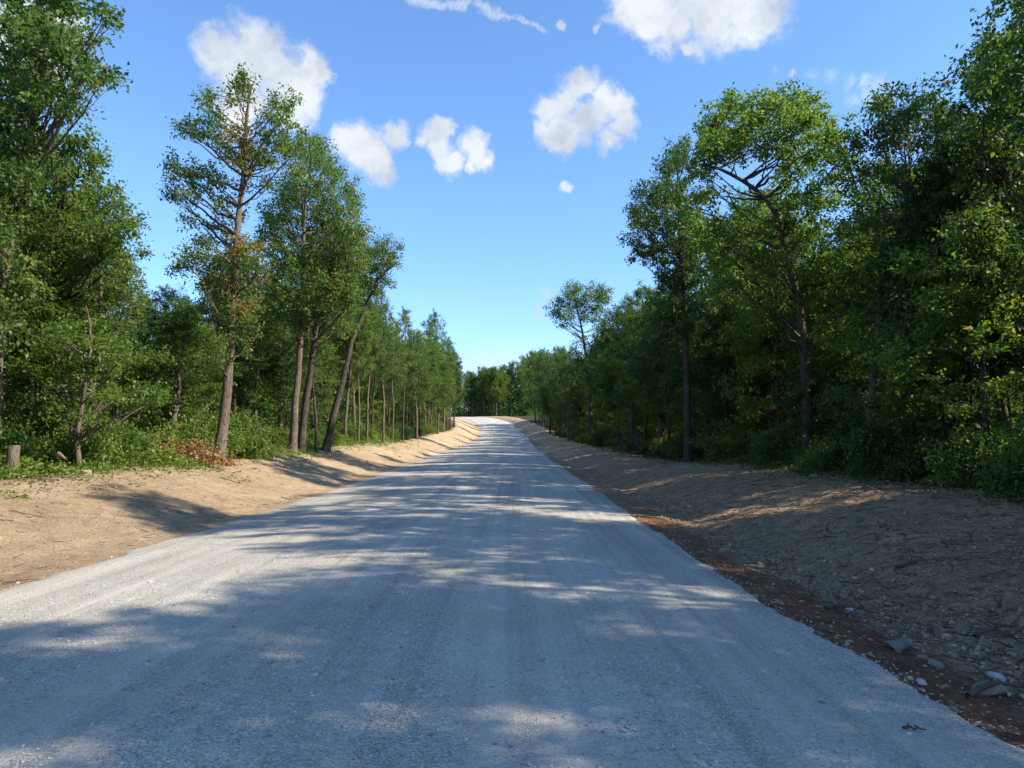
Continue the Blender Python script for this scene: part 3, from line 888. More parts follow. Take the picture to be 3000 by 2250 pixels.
hero('oak_tree', 'dark trunked oak leaning slightly right, close beside the straight leafy oak', (882,1326), 32,
     [(882,1326),(892,1200),(915,1060),(930,950),(945,860),(958,790),(985,700)], .19,
     [(1000,700,36),(960,740,40),(1020,760,40),(940,800,44),(1000,830,44),(920,870,40),(970,920,38),(1030,880,36),(880,930,36),(1000,960,32)],
     M_OAK, M_BARKD, 203, depth=2.0, leaf=.13, per=24, dens=18)

hero('oak_tree', 'strongly leaning shade-darkened oak whose bare upper branch reaches out over the left bank', (952,1319), 35,
     [(952,1319),(975,1230),(1000,1120),(1028,1000),(1050,930),(1075,860),(1095,815),(1125,785),(1150,772)], .20,
     [(1125,715,22),(1150,735,20),(1105,740,28),(1140,760,18),(1080,760,34),(1060,720,26),(1110,790,24),(1060,800,34),(1090,840,28),(1040,850,30),(1160,770,10),(1130,830,18)],
     M_OAK, M_BARKD, 204, depth=1.3, leaf=.12, per=22, dens=24)  # dark bark on this trunk: its shade is put into the colour

hero('walnut_tree', 'nearest tree at the left edge, long drooping branch tips against the sky', (-20,1370), 17,
     [(-20,1370),(-10,1150),(0,900),(20,600),(60,300),(90,60),(100,-150)], .16,
     [(60,40,60),(150,30,55),(230,30,36),(20,140,60),(120,130,60),(200,130,46),(260,200,36),(230,240,34),(160,210,50),(80,240,60),(10,260,60),(200,290,30),(150,300,34),(60,330,44),(20,460,50),(60,520,50),(-10,560,60),(20,640,50),(0,740,50),(40,820,46),(-20,900,60),(20,980,36),(70,430,40),
      (305,50,12),(312,228,12),(120,-60,70),(30,-80,70),(200,-70,50),(100,-160,60),(175,335,20),(-50,400,80),(-60,200,80),(250,110,26),(30,400,40)],
     M_OAK, M_BARK, 205, depth=1.8, leaf=.15, per=24, dens=20, upb=.5)

hero('maple_tree', 'broad bright green tree behind the left edge tree, crown bulging toward the gap of sky', (110,1300), 20,
     [(110,1300),(120,1100),(140,900),(150,700),(170,520),(180,420)], .15,
     [(160,440,46),(230,440,44),(270,480,36),(120,500,50),(200,520,56),(290,560,36),(60,560,60),(150,620,60),(250,620,50),(330,590,22),(350,640,24),(320,690,40),(375,665,12),
      (60,700,60),(180,720,60),(280,770,46),(330,760,26),(100,800,56),(220,850,50),(20,640,60),(0,820,60),(310,850,36),(60,900,50),(150,930,44)],
     M_HICK, M_BARKD, 206, depth=2.2, leaf=.135, per=24, dens=18)

hero('dogwood_tree', 'low layered understory tree with pale flat leaf tiers in the left woods', (240,1290), 17.5,
     [(225,1280),(235,1200),(262,1120),(280,1000),(270,900)], .08,
     [(250,960,40),(200,1000,36),(310,1010,36),(150,1030,40),(350,1050,30),(230,1060,44),(300,1100,40),(180,1120,40),(400,1140,26),(440,1170,20),(140,1170,34),(240,1190,34),(200,1230,30),(330,1160,22),(270,1230,18),(160,970,30),(110,1090,34)],
     M_SAP, M_BARK, 207, depth=1.2, leaf=.12, per=26, dens=22, flat=.35, upb=2.2)

# --- right side
hero('hickory_tree', 'large hickory right of the road whose crooked trunk sends a long limb leftward', (2365,1300), 23.5,
     [(2365,1300),(2358,1180),(2352,1060),(2335,950),(2315,830),(2290,720),(2255,620),(2215,570),(2165,530),(2090,505),(2010,497)], .20,
     [(2110,330,36),(2085,370,32),(2155,300,28),(2180,350,46),(2230,320,42),(2290,300,46),(2350,310,40),(2385,340,34),(2440,370,30),(2450,400,26),(2330,380,50),(2250,400,50),(2400,430,50),
      (2090,430,44),(2140,430,46),(2060,420,28),(2060,490,36),(2180,400,40),(2330,470,50),(2430,500,44),(2300,560,46),(2400,590,54),(2080,560,32),(2030,600,36),(2290,660,44),(2380,700,60),(2200,680,50),(2120,700,50),(2060,680,40),
      (2230,780,56),(2140,820,56),(2350,820,54),(2430,800,50),(2250,900,50),(2390,930,30),(2420,960,30)],
     M_HICK, M_BARKD, 211, depth=2.2, leaf=.15, per=24, dens=17, upb=.7)

hero('oak_tree', 'oak left of the large hickory, its ragged crown edge overhanging the road side sky', (2015,1290), 31,
     [(2015,1290),(2012,1150),(2005,1000),(2000,850),(1990,700),(1985,560),(1990,460)], .17,
     [(1980,440,26),(2010,430,22),(1990,480,34),(1950,510,30),(1900,560,30),(1880,600,30),(1930,590,44),(1990,570,44),(1870,650,34),(1925,660,46),(1990,660,50),(1860,705,24),(1900,735,28),(1870,750,16),(1960,740,46),(2010,760,50),(2000,840,50),(1950,830,36),(1975,920,46),(2030,930,50),(1940,950,36)],
     M_DARK, M_BARKD, 212, depth=2.2, leaf=.14, per=24, dens=19)

hero('oak_tree', 'oak with forked pale trunk standing deep in shade, third big crown from the right edge', (2561,1310), 19.5,
     [(2561,1310),(2550,1200),(2555,1100),(2568,960),(2566,880),(2590,800),(2630,650),(2660,500),(2670,380)], .125,
     [(2500,440,30),(2510,400,24),(2570,310,36),(2600,290,36),(2630,330,40),(2690,290,40),(2660,350,40),(2740,310,36),(2770,330,32),(2560,400,44),(2640,420,50),(2720,400,50),(2790,400,44),(2510,520,44),(2600,520,50),(2690,520,56),(2780,500,50),
      (2560,620,50),(2660,640,54),(2760,640,50),(2500,660,44),(2600,760,50),(2700,780,54),(2520,800,44),(2640,880,50),(2800,740,50),(2500,900,44)],
     M_DARK, M_BARK, 213, depth=2.2, leaf=.13, per=24, dens=16)

hero('oak_tree', 'tall dark oak at the right edge of the picture, crown rising past the top', (3060,1330), 16,
     [(3060,1330),(3050,1100),(3030,900),(3010,700),(2990,500),(2985,250),(2990,50)], .16,
     [(2860,210,36),(2870,160,30),(2850,260,36),(2900,230,46),(2940,130,50),(2975,60,44),(2960,220,60),(3010,-20,60),(2880,310,50),(2960,320,60),(3040,150,70),(2820,330,36),(2830,400,44),(2900,420,56),(2980,450,60),(3060,350,80),
      (2860,520,56),(2950,560,60),(3050,560,80),(2880,640,56),(2970,700,60),(2850,760,50),(2940,820,56),(3040,760,70),(2890,900,50),(2990,930,60),(3050,-120,70),(3100,0,80)],
     M_DARK, M_BARKD, 214, depth=2.0, leaf=.14, per=24, dens=15)

hero('oak_tree', 'lone slender oak rising above the others on the right, open crown against the sky', (1730,1290), 70,
     [(1730,1290),(1730,1200),(1727,1100),(1715,1030),(1704,960),(1690,900),(1680,850)], .24,
     [(1680,855,26),(1690,890,28),(1715,860,20),(1650,885,22),(1628,905,18),(1640,930,16),(1745,860,28),(1750,895,24),(1765,870,16),(1710,930,16),(1735,930,18),(1670,935,16),(1770,945,14),(1755,985,20),(1780,970,16),
      (1700,1000,16),(1650,955,10),(1740,1030,26),(1710,1060,24),(1690,1030,18),(1760,1070,26),(1730,1110,26)],
     M_OAK, M_BARKD, 215, depth=1.6, leaf=.20, per=20, dens=8.5, tspray=.34)

rngp = np.random.default_rng(5)
ORD = 'first second third fourth fifth sixth seventh eighth ninth tenth eleventh twelfth thirteenth fourteenth fifteenth sixteenth seventeenth'.split()
def row_from_photo(lst, label, group, cat='tree', rev=False):
    order = sorted([q[0] for q in lst], reverse=rev)
    for (px, Y, pytop, p, rz) in lst:
        x = at(px, 1290, Y)[0]
        z = float(ground(x, Y, False))
        h = at(px, pytop, Y)[2] - z
        r = place(p, x, Y, h, rz, sxy=max(.7, min(1.4, (h / p['H']) ** .8 * (.82 if px < 1400 else .95))))
        tag(r, label % ORD[order.index(px)], cat, group)

row_from_photo([(927,33.5,900,P_SLIM[1],.3)], '%s thin trunk between the dark slightly leaning oak and the strongly leaning one', 'front row trees on the left')
row_from_photo([(1010,45,800,P_OAK[1],.3),(1050,44,900,P_SLIM[2],2.3),(1075,47,850,P_SLIM[0],1.1),(1090,50,890,P_SLIM[1],2.0),(1123,50,850,P_SLIM[0],3.6),(1150,56,930,P_SLIM[2],3.1),(1180,60,905,P_SLIM[1],4.0),(1221,70,975,P_OAK[0],.5),(1230,75,1000,P_SLIM[0],2.9),(1276,88,915,P_SLIM[1],5.2),
   (1245,84,935,P_HICK[1],.9),(1262,90,980,P_SLIM[0],1.9),(1300,105,990,P_OAK[0],2.2),(1318,118,1000,P_SLIM[1],4.4),(1330,125,1030,P_OAK[2],.2),(1330,140,1070,P_OAK[0],1.4)],
   '%s bare trunked tree past the strongly leaning oak along the left dirt edge', 'front row trees on the left beyond the leaning oak')
row_from_photo([(1590,150,1035,P_OAK[0],.1),(1568,165,1030,P_HICK[0],1.7),(1612,125,1040,P_OAK[2],2.5),(1640,105,1045,P_OAK[3],3.9),(1665,92,1030,P_OAK[0],5.0),(1695,80,1045,P_OAK[2],.7),],
   '%s dark tree left of the lone slender oak, counting toward the crest', 'front row trees on the right near the crest', rev=True)
row_from_photo([(1785,66,965,P_OAK[1],2.1),(1810,56,905,P_OAK[2],.9),(1850,50,870,P_OAK[0],3.0),(1890,46,838,P_HICK[0],4.1),(1935,42,845,P_OAK[2],5.5),(1960,38,900,P_OAK[3],1.3)],
   '%s leafy tree right of the lone slender oak, at the edge of the right woods', 'front row trees on the right past the lone oak')

# --- the depth of the woods
def woods(side, rows, label, group, y0, y1, protos, seed, hmin, hmax, cap=None):
    rg = np.random.default_rng(seed)
    for (off, step) in rows:
        y = y0 + rg.random() * step
        while y < y1:
            yy = y + rg.normal(0, step * .2)
            o = off + rg.normal(0, .8)
            x = float(XL(yy) - o) if side < 0 else float(XR(yy) + o)
            # keep crowns out of the gaps of sky seen in the photograph
            h = rg.uniform(hmin, hmax)
            if cap is not None:
                px = 1500 + F * x / max(yy, 1)
                pyt = cap(px) + rg.uniform(0, 1) ** 1.5 * 80 + (18 if off < 8 else 0)
                hm = at(px, pyt, yy)[2] - float(ground(x, yy, False))
                h = min(h, hm) if yy > 3 else h
            if h > 3.5:
                p = protos[rg.integers(len(protos))]
                r = place(p, x, yy, h, rg.uniform(0, 6.28), sxy=max(.72, min(1.25, (h / p['H']) ** .7)))
                tag(r, label, 'tree', group)
            y += step * rg.uniform(.75, 1.25)

def capL(px):
    return np.interp(px, [-2000, 0, 330, 380, 440, 540, 600, 900, 1000, 1060, 1130, 1180, 1250, 1300, 1340, 1370, 1420], [-600, 200, 560, 800, 815, 835, 760, 600, 700, 800, 880, 945, 960, 980, 1040, 1090, 1110])
def capR(px):
    return np.interp(px, [1380, 1450, 1530, 1560, 1700, 1800, 1830, 1900, 1960, 2000, 2080, 2480, 2520, 2800, 2880, 3000, 4000], [1110, 1095, 1060, 1040, 1040, 930, 890, 850, 860, 700, 560, 480, 430, 400, 300, 100, -600])
big = P_OAK + P_HICK
bigL = P_OAK + P_HICK + P_SLIM
woods(-1, [(2.2, 5.0), (5.5, 5.0), (9.5, 6.0), (15, 7.5), (23, 10)], 'tree inside the dense left woods, standing behind the front row', 'background trees of the left woods', 8, 150, bigL, 301, 9, 13.5, capL)
woods(1, [(2.2, 4.2), (5.5, 5.0), (9.5, 6.0), (15, 7.5), (23, 10)], 'tree inside the dense right woods, standing behind the front row', 'background trees of the right woods', 8, 170, big, 302, 9, 13.5, capR)
# woods closing the view behind the crest
rg = np.random.default_rng(303)
for i in range(46):
    y = rg.uniform(222, 262)
    x = -40 + i * 1.35 + rg.normal(0, 1)
    if x < float(XR(y)) + 2: 
        x = float(XR(y)) + rg.uniform(1, 7)
    px = 1500 + F * x / y
    h = at(px, np.interp(px, [1180, 1330, 1370, 1450, 1500, 1560, 1700], [1118, 1112, 1085, 1072, 1055, 1020, 1020]) + rg.uniform(-6, 22), y)[2] - float(ground(x, y, False))
    p = big[rg.integers(len(big))]
    r = place(p, x, y, max(7, h), rg.uniform(0, 6.28), sxy=1.15)
    tag(r, 'distant tree in the wall of woods closing the view behind the crest', 'tree', 'distant trees behind the crest')
# roadside trees beside and behind the camera, which shade the road
rg = np.random.default_rng(304)
for (x, y, h, k) in [(11.6,11.6,14.2,1),(10.9,8.0,9.8,0),(11.6,5.2,10.0,2),(11.2,2.4,11.5,4),(11.0,-.6,13.2,1),(10.9,-4,13,5),(15,11,10.5,3),(15.5,7,10.6,2),(15,3.0,12.6,0),(16,-1.5,14,5),(20,5,12.2,2),(21,10,12.2,1),(20,0,14,3),(11,-8,13,2),(12,-13,13,0)]:
    r = place(big[k], x, y, h, rg.uniform(0, 6.28))
    tag(r, 'roadside tree on the right, beyond the right edge of the picture', 'tree', 'trees right of the camera')
for (x, y, h, k) in [(-13,8,12,0),(-12.5,3,12,2),(-14,-3,13,1),(-18,6,13,4)]:
    r = place(big[k], x, y, h, rg.uniform(0, 6.28))
    tag(r, 'roadside tree on the left, beyond the left edge of the picture', 'tree', 'trees left of the camera')

# --- young trees and shrubs under the edge of the woods
def under(side, protos, seed, rows, y0, y1, hr, label, group, cat):
    rg = np.random.default_rng(seed)
    for (off, step) in rows:
        y = y0
        while y < y1:
            yy = y + rg.normal(0, step * .25); o = off + rg.normal(0, .35)
            x = float(XL(yy) - o) if side < 0 else float(XR(yy) + o)
            if side < 0 and cat == 'shrub' and 13.2 < yy < 17 and off < 2:
                y += step; continue
            p = protos[rg.integers(len(protos))]
            h = rg.uniform(*hr)
            r = place(p, x, yy, h, rg.uniform(0, 6.28), sxy=(h / p['H']) ** .7 * rg.uniform(.9, 1.2))
            tag(r, label, cat, group)
            y += step * rg.uniform(.7, 1.3) * (1 + yy / 90)
under(-1, P_YOUNG, 401, [(2.6, 4.0), (4.4, 3.6), (7.0, 4.2)], 12, 125, (4, 7.5), 'young leafy tree under the edge of the left woods', 'young trees along the left woods', 'young tree')
under(1, P_YOUNG, 402, [(1.2, 3.6), (3.2, 3.6), (6.0, 4.2)], 11, 150, (4, 7.5), 'young leafy tree under the shaded edge of the right woods', 'young trees along the right woods', 'young tree')
under(-1, P_SHR, 403, [(1.3, 2.0), (3.0, 2.6)], 12, 100, (.8, 1.7), 'green shrub among the brush at the foot of the left woods', 'shrubs at the foot of the left woods', 'shrub')
under(1, P_SHR, 404, [(1.0, 1.9), (2.6, 2.4)], 9, 120, (.8, 2.0), 'dark green shrub among the brush at the foot of the right woods', 'shrubs at the foot of the right woods', 'shrub')

def cover(side, n, seed, y0, y1, band, label, leafm, hmax=.5):
    rg = np.random.default_rng(seed)
    Lv = Leaves()
    Y = y0 + (y1 - y0) * rg.random(n) ** 1.8
    o = band * rg.random(n) ** 1.1
    e = .55 * fbm(Y * .9, Y * 0 + 2, seed, 3); o = np.where(rg.random(n) < .06, -rg.exponential(.35, n), o)
    X = np.where(side < 0, XL(Y) - .05 - o + e, XR(Y) + .05 + o - e)
    clump = .5 + .5 * fbm(X * 1.1, Y * 1.1, seed + 5, 3)
    hh = np.clip(clump, .05, 1) * hmax * np.clip(.25 + o / 1.2, 0, 1)
    keep = clump > .12
    X, Y, hh = X[keep], Y[keep], hh[keep]
    n = len(X)
    m = 8
    Z = ground(X, Y)
    P = np.stack([np.repeat(X, m), np.repeat(Y, m), np.repeat(Z, m)], -1)
    P += np.stack([rg.normal(0, .10, n * m), rg.normal(0, .10, n * m), rg.random(n * m) ** .7 * np.repeat(hh, m)], -1)
    D = rg.normal(0, 1, (n * m, 3)); D[:, 2] = D[:, 2] * .5 + .25
    sz = rg.uniform(.05, .11, n * m) * np.repeat(1 + np.clip(Y - 25, 0, 60) / 50, m)
    t = np.clip(rg.normal(.5, .2, n * m) + np.repeat(.3 * (clump[keep] - .5), m), 0, .88)
    t[rg.random(n * m) < .012] = .95
    Lv.add(P, D, sz, rg, t, .9)
    tag(obj('ground_cover', Lv.mesh('ground_cover', leafm)), label, None, None, 'stuff')
def deep_woods(side, n, seed, y0, y1, offs, hmax, lsz, label, name='undergrowth'):
    rg = np.random.default_rng(seed)
    Lv = Leaves()
    Y = y0 + (y1 - y0) * rg.random(n) ** 1.3
    o = offs[0] + (offs[1] - offs[0]) * rg.random(n)
    X = np.where(side < 0, XL(Y) - o, XR(Y) + o)
    cl = fbm(X * .35, Y * .35, seed, 3)
    h = hmax * (.75 + .35 * cl)
    z = rg.random(n) ** .8 * h
    c2 = fbm(X * .9 + z * .7, Y * .9 - z * .6, seed + 3, 2)
    k = c2 > -.35
    X, Y, z, c2 = X[k], Y[k], z[k], c2[k]; n = len(X)
    m = 7
    P = np.stack([X, Y, ground(X, Y, False) + z], -1).repeat(m, 0) + rg.normal(0, 1, (n * m, 3)) * np.array([.35, .35, .22])
    D = rg.normal(0, 1, (n * m, 3)); D[:, 2] -= .2
    Lv.add(P, D, rg.uniform(.6, 1.3, n * m) * lsz, rg, np.clip(rg.normal(.35, .16, n * m) + .15 * np.repeat(c2, m), 0, .86), 1.0)
    tag(obj(name, Lv.mesh(name, M_OAK)), label, None, None, 'stuff')
deep_woods(-1, 15000, 511, 6, 150, (2.5, 16), 2.4, .15, 'knee to chest high undergrowth between the trunks of the left woods')
deep_woods(1, 15000, 512, 5, 190, (2.0, 16), 2.4, .15, 'knee to chest high undergrowth between the trunks of the right woods')
deep_woods(-1, 14000, 513, 0, 230, (17, 44), 9.0, .32, 'dense far foliage deep inside the left woods', 'far_woods')
deep_woods(1, 14000, 514, -10, 230, (17, 44), 9.0, .32, 'dense far foliage deep inside the right woods', 'far_woods')
deep_woods(-1, 12000, 523, 0, 150, (44, 62), 11.0, .55, 'farthest foliage closing the view through the left woods', 'far_woods')
deep_woods(1, 12000, 524, -10, 150, (44, 62), 11.0, .55, 'farthest foliage closing the view through the right woods', 'far_woods')
deep_woods(-1, 9000, 525, 12, 50, (12, 30), 3.5, .22, 'shoulder high brush deep in the left woods')
deep_woods(1, 9000, 526, 8, 45, (12, 30), 3.5, .22, 'shoulder high brush deep in the right woods')
def crest_woods():
    rg = np.random.default_rng(515); n = 22000
    X = rg.uniform(-70, 45, n); Y = rg.uniform(222, 285, n)
    k = X > XR(Y) + 3
    X, Y = X[k], Y[k]; n = len(X); m = 7
    P = np.stack([X, Y, ground(X, Y, False) + rg.random(n) ** 1.6 * 9], -1).repeat(m, 0) + rg.normal(0, .5, (n * m, 3))
    Lv = Leaves(); Lv.add(P, rg.normal(0, 1, (n * m, 3)), rg.uniform(.4, .75, n * m), rg, np.clip(rg.normal(.4, .18, n * m), 0, .86), 1.0)
    tag(obj('far_woods', Lv.mesh('far_woods', M_OAK)), 'far mass of woods beyond the crest of the road', None, None, 'stuff')
crest_woods()
cover(-1, 20000, 501, 9, 60, 4.2, 'bright green weeds and low brush along the left dirt edge', M_WEED, .75)
cover(1, 10000, 502, 8, 60, 3.0, 'dark green low weeds along the right dirt edge', M_OAK, .35)

def litter(side, n, seed, label):
    rg = np.random.default_rng(seed)
    Y = 7 + 60 * rg.random(n) ** 1.9
    o = rg.normal(.2, .8, n)
    X = np.where(side < 0, XL(Y) - o, XR(Y) + o)
    P = np.stack([X, Y, ground(X, Y) + .012], -1)
    D = rg.normal(0, 1, (n, 3)); D[:, 2] *= .25
    Lv = Leaves(); Lv.add(P, D, rg.uniform(.035, .09, n), rg, rg.uniform(0, .7, n), 1.6)
    tag(obj('leaf_litter', Lv.mesh('leaf_litter', M_LITTER)), label, None, None, 'stuff')
M_LITTER = leaf_mat('litter_leaf', (0.05, 0.032, 0.018), (0.12, 0.075, 0.04), (0.24, 0.15, 0.08), 0.1)
litter(-1, 9000, 531, 'brown leaf litter along the left weed edge')
litter(1, 12000, 532, 'brown leaf litter along the right weed edge')

# ------------------------------------------------------------------ small things
def rock_mesh(seed, mat, flat=.6):
    import bmesh
    rg = np.random.default_rng(seed)
    bm = bmesh.new()
    bmesh.ops.create_icosphere(bm, subdivisions=2, radius=1.0)
    # knock flat facets off the ball
    for k in range(9):
        d = unit(rg.normal(0, 1, 3)); h = rg.uniform(.55, .85)
        for v in bm.verts:
            c = np.array(v.co); q = c @ d
            if q > h: v.co = (c - d * (q - h)).tolist()
    for v in bm.verts:
        v.co.x *= 1.0; v.co.y *= .75; v.co.z *= flat
    me = bpy.data.meshes.new('rock'); bm.to_mesh(me); bm.free(); me.materials.append(mat)
    return me
R_T = [rock_mesh(i, M_ROCKT, f) for i, f in ((1, .6), (2, .45), (3, .7))]
R_G = [rock_mesh(i, M_ROCKG, f) for i, f in ((4, .6), (5, .4))]
R_W = [rock_mesh(i, M_ROCKW, f) for i, f in ((6, .6), (7, .5))]

def rock(me, x, y, s, rz, label, group=None):
    o = obj('rock', me)
    o.location = (x, y, float(ground(x, y)) + s * .22); o.scale = (s, s, s); o.rotation_euler = (.1, -.1, rz)
    tag(o, label, 'rock', group)
    return o

def gpt(px, py):
    """where the sight line through a picture point meets the ground"""
    d = ray(px, py); d = d / d[1]
    ys = np.arange(2.5, 260, .02)
    P = CAM[None] + d[None] * ys[:, None]
    g = ground(P[:, 0], P[:, 1], False)
    k = np.argmax(P[:, 2] < g)
    return P[k]

for (px, py, s, me, lab) in [
    (2486,1790,.060,R_W[1],'small white stone in the ditch rubble beside the dark hole in the right bank'),
    (2652,1892,.085,R_G[0],'grey angular rock highest of the ditch rocks at the lower right'),
    (2630,1905,.11,R_G[1],'broad flat grey slab below the angular rock in the right ditch'),
    (2740,1945,.085,R_T[1],'mossy tan flat rock in the right ditch above the red clay'),
    (2700,1930,.055,R_T[0],'squat tan rock between the grey slab and the mossy flat rock'),
    (2923,1987,.070,R_W[0],'white pointed flat stone near the right edge of the picture'),
    (2118,1617,.10,R_T[2],'orange tan rock on the near lip of the right ditch'),
    (2384,1403,.16,R_T[0],'pale boulder half buried at the right treeline'),
    (2940,2020,.09,R_T[2],'tan rock under the tangle of roots at the right edge'),
    (2905,2035,.12,R_T[1],'long buff rock lying below the white pointed stone'),
    (253,1390,.13,R_T[0],'pale clod of dirt as big as a bucket at the left weed edge'),
    (2702,2006,.05,R_W[1],'bluish white chip lying on the red clay strip')]:
    p = gpt(px, py)
    rock(me, p[0], p[1], s, rngp.uniform(0, 6), lab)
rg = np.random.default_rng(601)
for i in range(75):
    t = rg.random()
    y = 5.0 + 16 * t ** 1.2
    x = float(XC(y) + wr(y)) + .95 + rg.normal(0, .22) + .02 * y
    rock((R_T + R_G)[rg.integers(5)], x, y, float(np.clip(rg.lognormal(math.log(.036), .35), .018, .075)), rg.uniform(0, 6),
         'fist sized tan or grey rock in the rubble row along the right ditch', 'rubble rocks along the right ditch')
for i in range(30):
    y = 11 + rg.random() * 9
    x = float(XR(y)) - .25 + rg.normal(0, .2)
    rock((R_T + R_G)[rg.integers(5)], x, y, float(rg.uniform(.03, .07)), rg.uniform(0, 6),
         'small rock in the line of stones below the right weeds', 'stones along the right weed edge')
# white culvert stone on both sides
for i in range(26):
    p = gpt(1566 + rg.uniform(0, 36), 1309 + rg.uniform(-3, 5))
    rock(R_W[i % 2], p[0], p[1], float(rg.uniform(.06, .14)), rg.uniform(0, 6), 'white riprap stone in the small pile at the far right road edge', 'white riprap right of the road')
for i in range(22):
    p = gpt(1318 + rg.uniform(0, 40), 1314 - rg.uniform(0, 10) + rg.uniform(-2, 3))
    rock(R_W[i % 2], p[0], p[1], float(rg.uniform(.05, .11)), rg.uniform(0, 6), 'white riprap stone in the small pile at the far left road edge', 'white riprap left of the road')

# sawn stump at the left
def stump():
    p = at(33, 1345, 15.5); x, y = p[0], 15.5
    z = float(ground(x, y, False))
    root = empty('tree_stump', (x, y, z))
    T = Tubes(); rg = np.random.default_rng(3)
    H = at(38, 1305, 15.5)[2] - z
    T.add([[0, 0, -.1], [0.01, 0, .05], [.03, 0, H * .5], [.05, 0, H - .02], [.05, 0, H]], [.17, .15, .125, .118, .110], 14, .05, rg)
    obj('stump_wood', T.mesh('stump_wood', M_BARK), root)
    C = Tubes()
    C.add([[.05, 0, H - .03], [.05, 0, H + .003]], [.105, .104], 14, cap=True)
    obj('sawn_top', C.mesh('sawn_top', M_WOOD), root)
    tag(root, 'short sawn grey tree stump standing in weeds at the far left', 'stump')
stump()

def sticks(name, label, pts_list, mat, cat, rad):
    T = Tubes()
    for pts in pts_list:
        P = np.array(pts, float); n = len(P)
        tt = np.linspace(0, 1, 14); s = np.linspace(0, 1, n)
        Q = np.stack([np.interp(tt, s, P[:, i]) for i in range(3)], -1)
        for _ in range(2):
            Q[1:-1] = (Q[:-2] + 2 * Q[1:-1] + Q[2:]) / 4
        T.add(Q, np.linspace(rad, rad * .35, 14), 6)
    V = np.concatenate(T.V); c = V.mean(0); c[2] = V[:, 2].min()
    T.V = [v - c for v in T.V]
    o = obj(name, T.mesh(name, mat)); o.location = c.tolist()
    tag(o, label, cat)
    return o
sticks('bare_vine', 'bare tan stem arching from the brush pile up to the tallest oak', [[at(565,1345,22.5), at(562,1290,22.5), at(568,1240,22.5), at(590,1205,22.4), at(630,1172,22.6)]], M_WOOD, 'vine', .03)
sticks('fallen_branch', 'grey fallen branch propped against the foot of the tallest oak', [[at(575,1290,22.2), at(600,1315,22.0), at(625,1350,21.8)]], M_BARK, 'branch', .035)
sticks('cut_log', 'short cut log end poking out of the weeds right of the stump', [[at(172,1330,16), at(192,1345,15.8)]], M_WOOD, 'log', .06)

def brush_pile(name, label, px, py, Y, w, h, n, mat, seed, leaves=None, r=.014):
    rg = np.random.default_rng(seed)
    x = at(px, py, Y)[0]; z = float(ground(x, Y, False))
    root = empty(name, (x, Y, z))
    T = Tubes()
    for i in range(n):
        a = rg.uniform(0, 6.283); st = np.array([rg.normal(0, w * .35), rg.normal(0, w * .3), rg.uniform(0, h * .4)])
        d = np.array([math.cos(a), math.sin(a) * .7, rg.uniform(-.1, .8)]); L = rg.uniform(.3, 1) * w * .7
        P = [st]
        for k in range(4):
            d = unit(d + rg.normal(0, .25, 3)); q = P[-1] + d * L / 4; q[2] = max(q[2], .01); P.append(q)
        rr = r * rg.uniform(.5, 1.5)
        T.add(P, np.linspace(rr, rr * .3, 5), 4)
        for k in range(2):
            s0 = P[rg.integers(1, 4)]; d2 = unit(d + rg.normal(0, .8, 3))
            T.add([s0, s0 + d2 * L * .2, s0 + unit(d2 + rg.normal(0, .3, 3)) * L * .38], [rr * .5, rr * .4, rr * .15], 3)
    obj('dead_branches', T.mesh('dead_branches', mat), root)['kind'] = 'stuff'
    if leaves:
        Lv = Leaves(); m = leaves
        P = np.stack([rg.normal(0, w * .38, m), rg.normal(0, w * .3, m), np.abs(rg.normal(0, h * .35, m))], -1)
        Lv.add(P, rg.normal(0, 1, (m, 3)), rg.uniform(.05, .12, m), rg, rg.uniform(0, .85, m), .4)
        obj('dead_leaves', Lv.mesh('dead_leaves', M_DEADL), root)
    tag(root, label, 'brush pile')
brush_pile('brush_pile', 'brown brush pile with dead leaves left of the tallest oak trunk', 550, 1350, 21.3, 1.35, .85, 46, M_WOOD, 71, 2600)
brush_pile('brush_pile', 'bare grey brush pile under the dark trees right of the road', 1905, 1300, 46, 2.3, 2.0, 130, M_BARK, 72, None, .03)
brush_pile('brush_pile', 'low tangle of brown dead stems between the tallest oak and the grey trunk', 735, 1340, 26.5, 1.5, .9, 36, M_WOOD, 73, 250)
brush_pile('leaf_heap', 'little heap of orange dead leaves at the foot of the tallest oak', 650, 1352, 22.3, .45, .16, 6, M_WOOD, 74, 500)

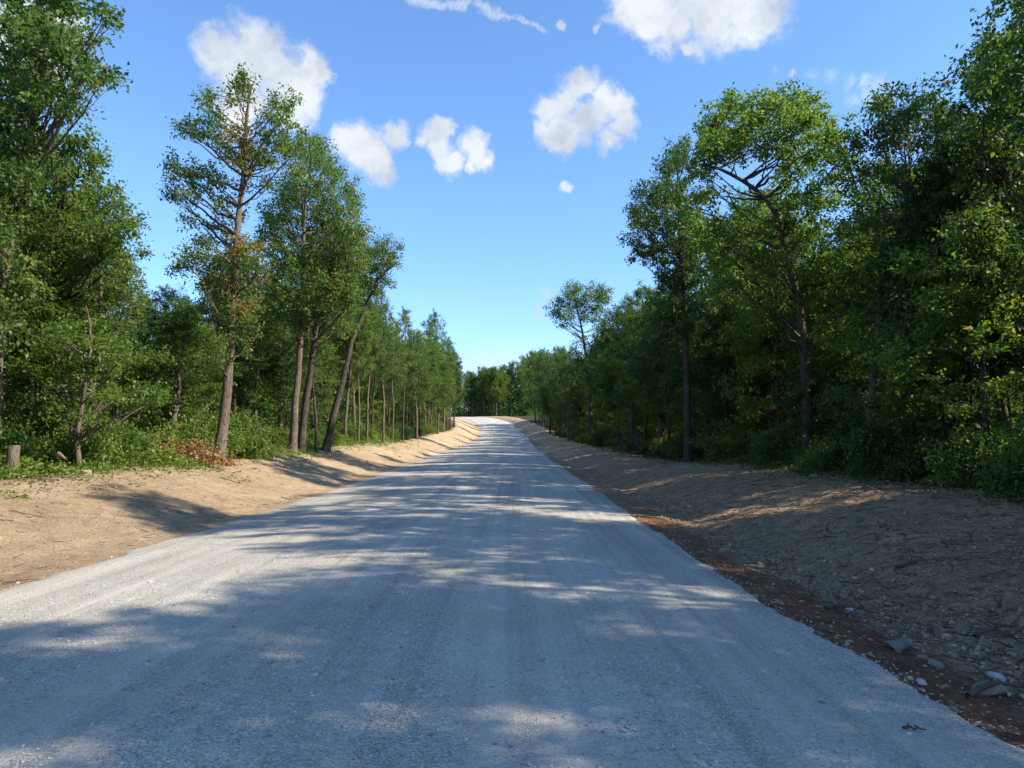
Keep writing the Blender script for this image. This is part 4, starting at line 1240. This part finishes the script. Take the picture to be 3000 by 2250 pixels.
# larger sticks lying on the banks
for i, (px, py, L, a, lab) in enumerate([
    (340,1372+60,1.0,.2,'thin dark branch with curled dead leaves lying on the left bank'),
    (75,1512,.6,-.1,'thin dark stick lying lowest on the bare left bank near the picture edge'),
    (680,1408,.7,-.15,'dark stick on the sunlit left bank nearest the tallest oak'),
    (860,1462,.7,-.1,'thin stick on the left bank close above the gravel edge'),
    (60,1710,.35,.4,'dark forked twig lying where the left bank meets the gravel'),
    (2690,1650,.55,-.1,'short thick stick on the right bank below the small sunlit streak'),
    (2220,1415,.8,-.2,'dark branch lying just below the treeline on the right bank'),
    (2900,1860,.55,.6,'gnarled root piece jutting out of the lower right bank'),
    (2975,2045,.8,.3,'thick bare root at the right edge above the red clay'),
    (2500,1800,.6,.2,'grey root bridging the dark hole in the right bank'),
    (2680,2150,.12,-.05,'small dark twig lying on the gravel at the lower right')]):
    p = gpt(px, py); rg = np.random.default_rng(800 + i)
    T = Tubes(); thick = .022 if ('root' in lab or 'thick' in lab) else .010
    P = []; d = np.array([math.cos(a), math.sin(a)]); q = np.array([-L / 2 * d[0], -L / 2 * d[1]])
    for k in range(7):
        zz = float(ground(p[0] + q[0], p[1] + q[1])) - float(ground(p[0], p[1])) + thick * .9 + (.06 * math.sin(k * .55) if 'root' in lab else abs(rg.normal(0, .012)))
        P.append([q[0], q[1], zz]); d = unit(d + rg.normal(0, .18, 2)); q = q + d * L / 6
    T.add(P, np.linspace(thick, thick * .35, 7), 6, .1, rg)
    for k in (2, 4):
        s0 = np.array(P[k]); e = s0 + np.array([rg.normal(0, .1), rg.uniform(.05, .18), rg.uniform(.02, .08)]) * min(1, L * 1.6)
        T.add([s0, (s0 + e) / 2 + rg.normal(0, .01, 3), e], [thick * .5, thick * .4, thick * .2], 4)
    o = obj('stick', T.mesh('stick', M_TWIG)); o.location = (p[0], p[1], float(ground(p[0], p[1])))
    if px == 2680: o.location.z += .012
    tag(o, lab, 'stick')

# short cut stubs standing on the right bank
rg = np.random.default_rng(900)
for i, (px, py) in enumerate([(2425,1560),(2580,1545),(2600,1555),(2572,1590),(2845,1585),(2780,1615),(2735,1870),(2930,1780),(2650,1440),(2235,1470)]):
    p = gpt(px, py); T = Tubes()
    for k in range(2):
        e = np.array([rg.normal(0, .05), rg.normal(0, .03), rg.uniform(.07, .15)])
        T.add([[0, 0, -.02], e * .5 + rg.normal(0, .008, 3), e], [.011, .009, .005], 5)
    o = obj('sapling_stub', T.mesh('sapling_stub', M_TWIG)); o.location = (p[0], p[1], float(ground(p[0], p[1])))
    tag(o, 'short dark broken sapling stub sticking out of the right bank', 'stub', 'sapling stubs on the right bank')

# survey stake
p = gpt(1225, 1310)
root = empty('survey_stake', p)
T = Tubes(); T.add([[0, 0, -.1], [0, 0, .95]], [.022, .02], 4, cap=True)
obj('stake', T.mesh('stake', M_TWIG), root)
T = Tubes(); T.add([[0, 0, .78], [0, 0, .97]], [.035, .035], 6, cap=True)
T.add([[.03, 0, .9], [.10, -.02, .8], [.12, -.02, .68]], [.02, .022, .01], 4)
obj('flagging', T.mesh('flagging', M_RED), root)
tag(root, 'thin survey stake with red flagging on the far left bank', 'stake')

for p in P_OAK + P_SLIM + P_HICK + P_YOUNG + P_SHR:
    if p.name not in USED:
        for c in list(p.children): bpy.data.objects.remove(c)
        bpy.data.objects.remove(p)
print('leaves', TREE_N[0], 'objects', len(bpy.data.objects))
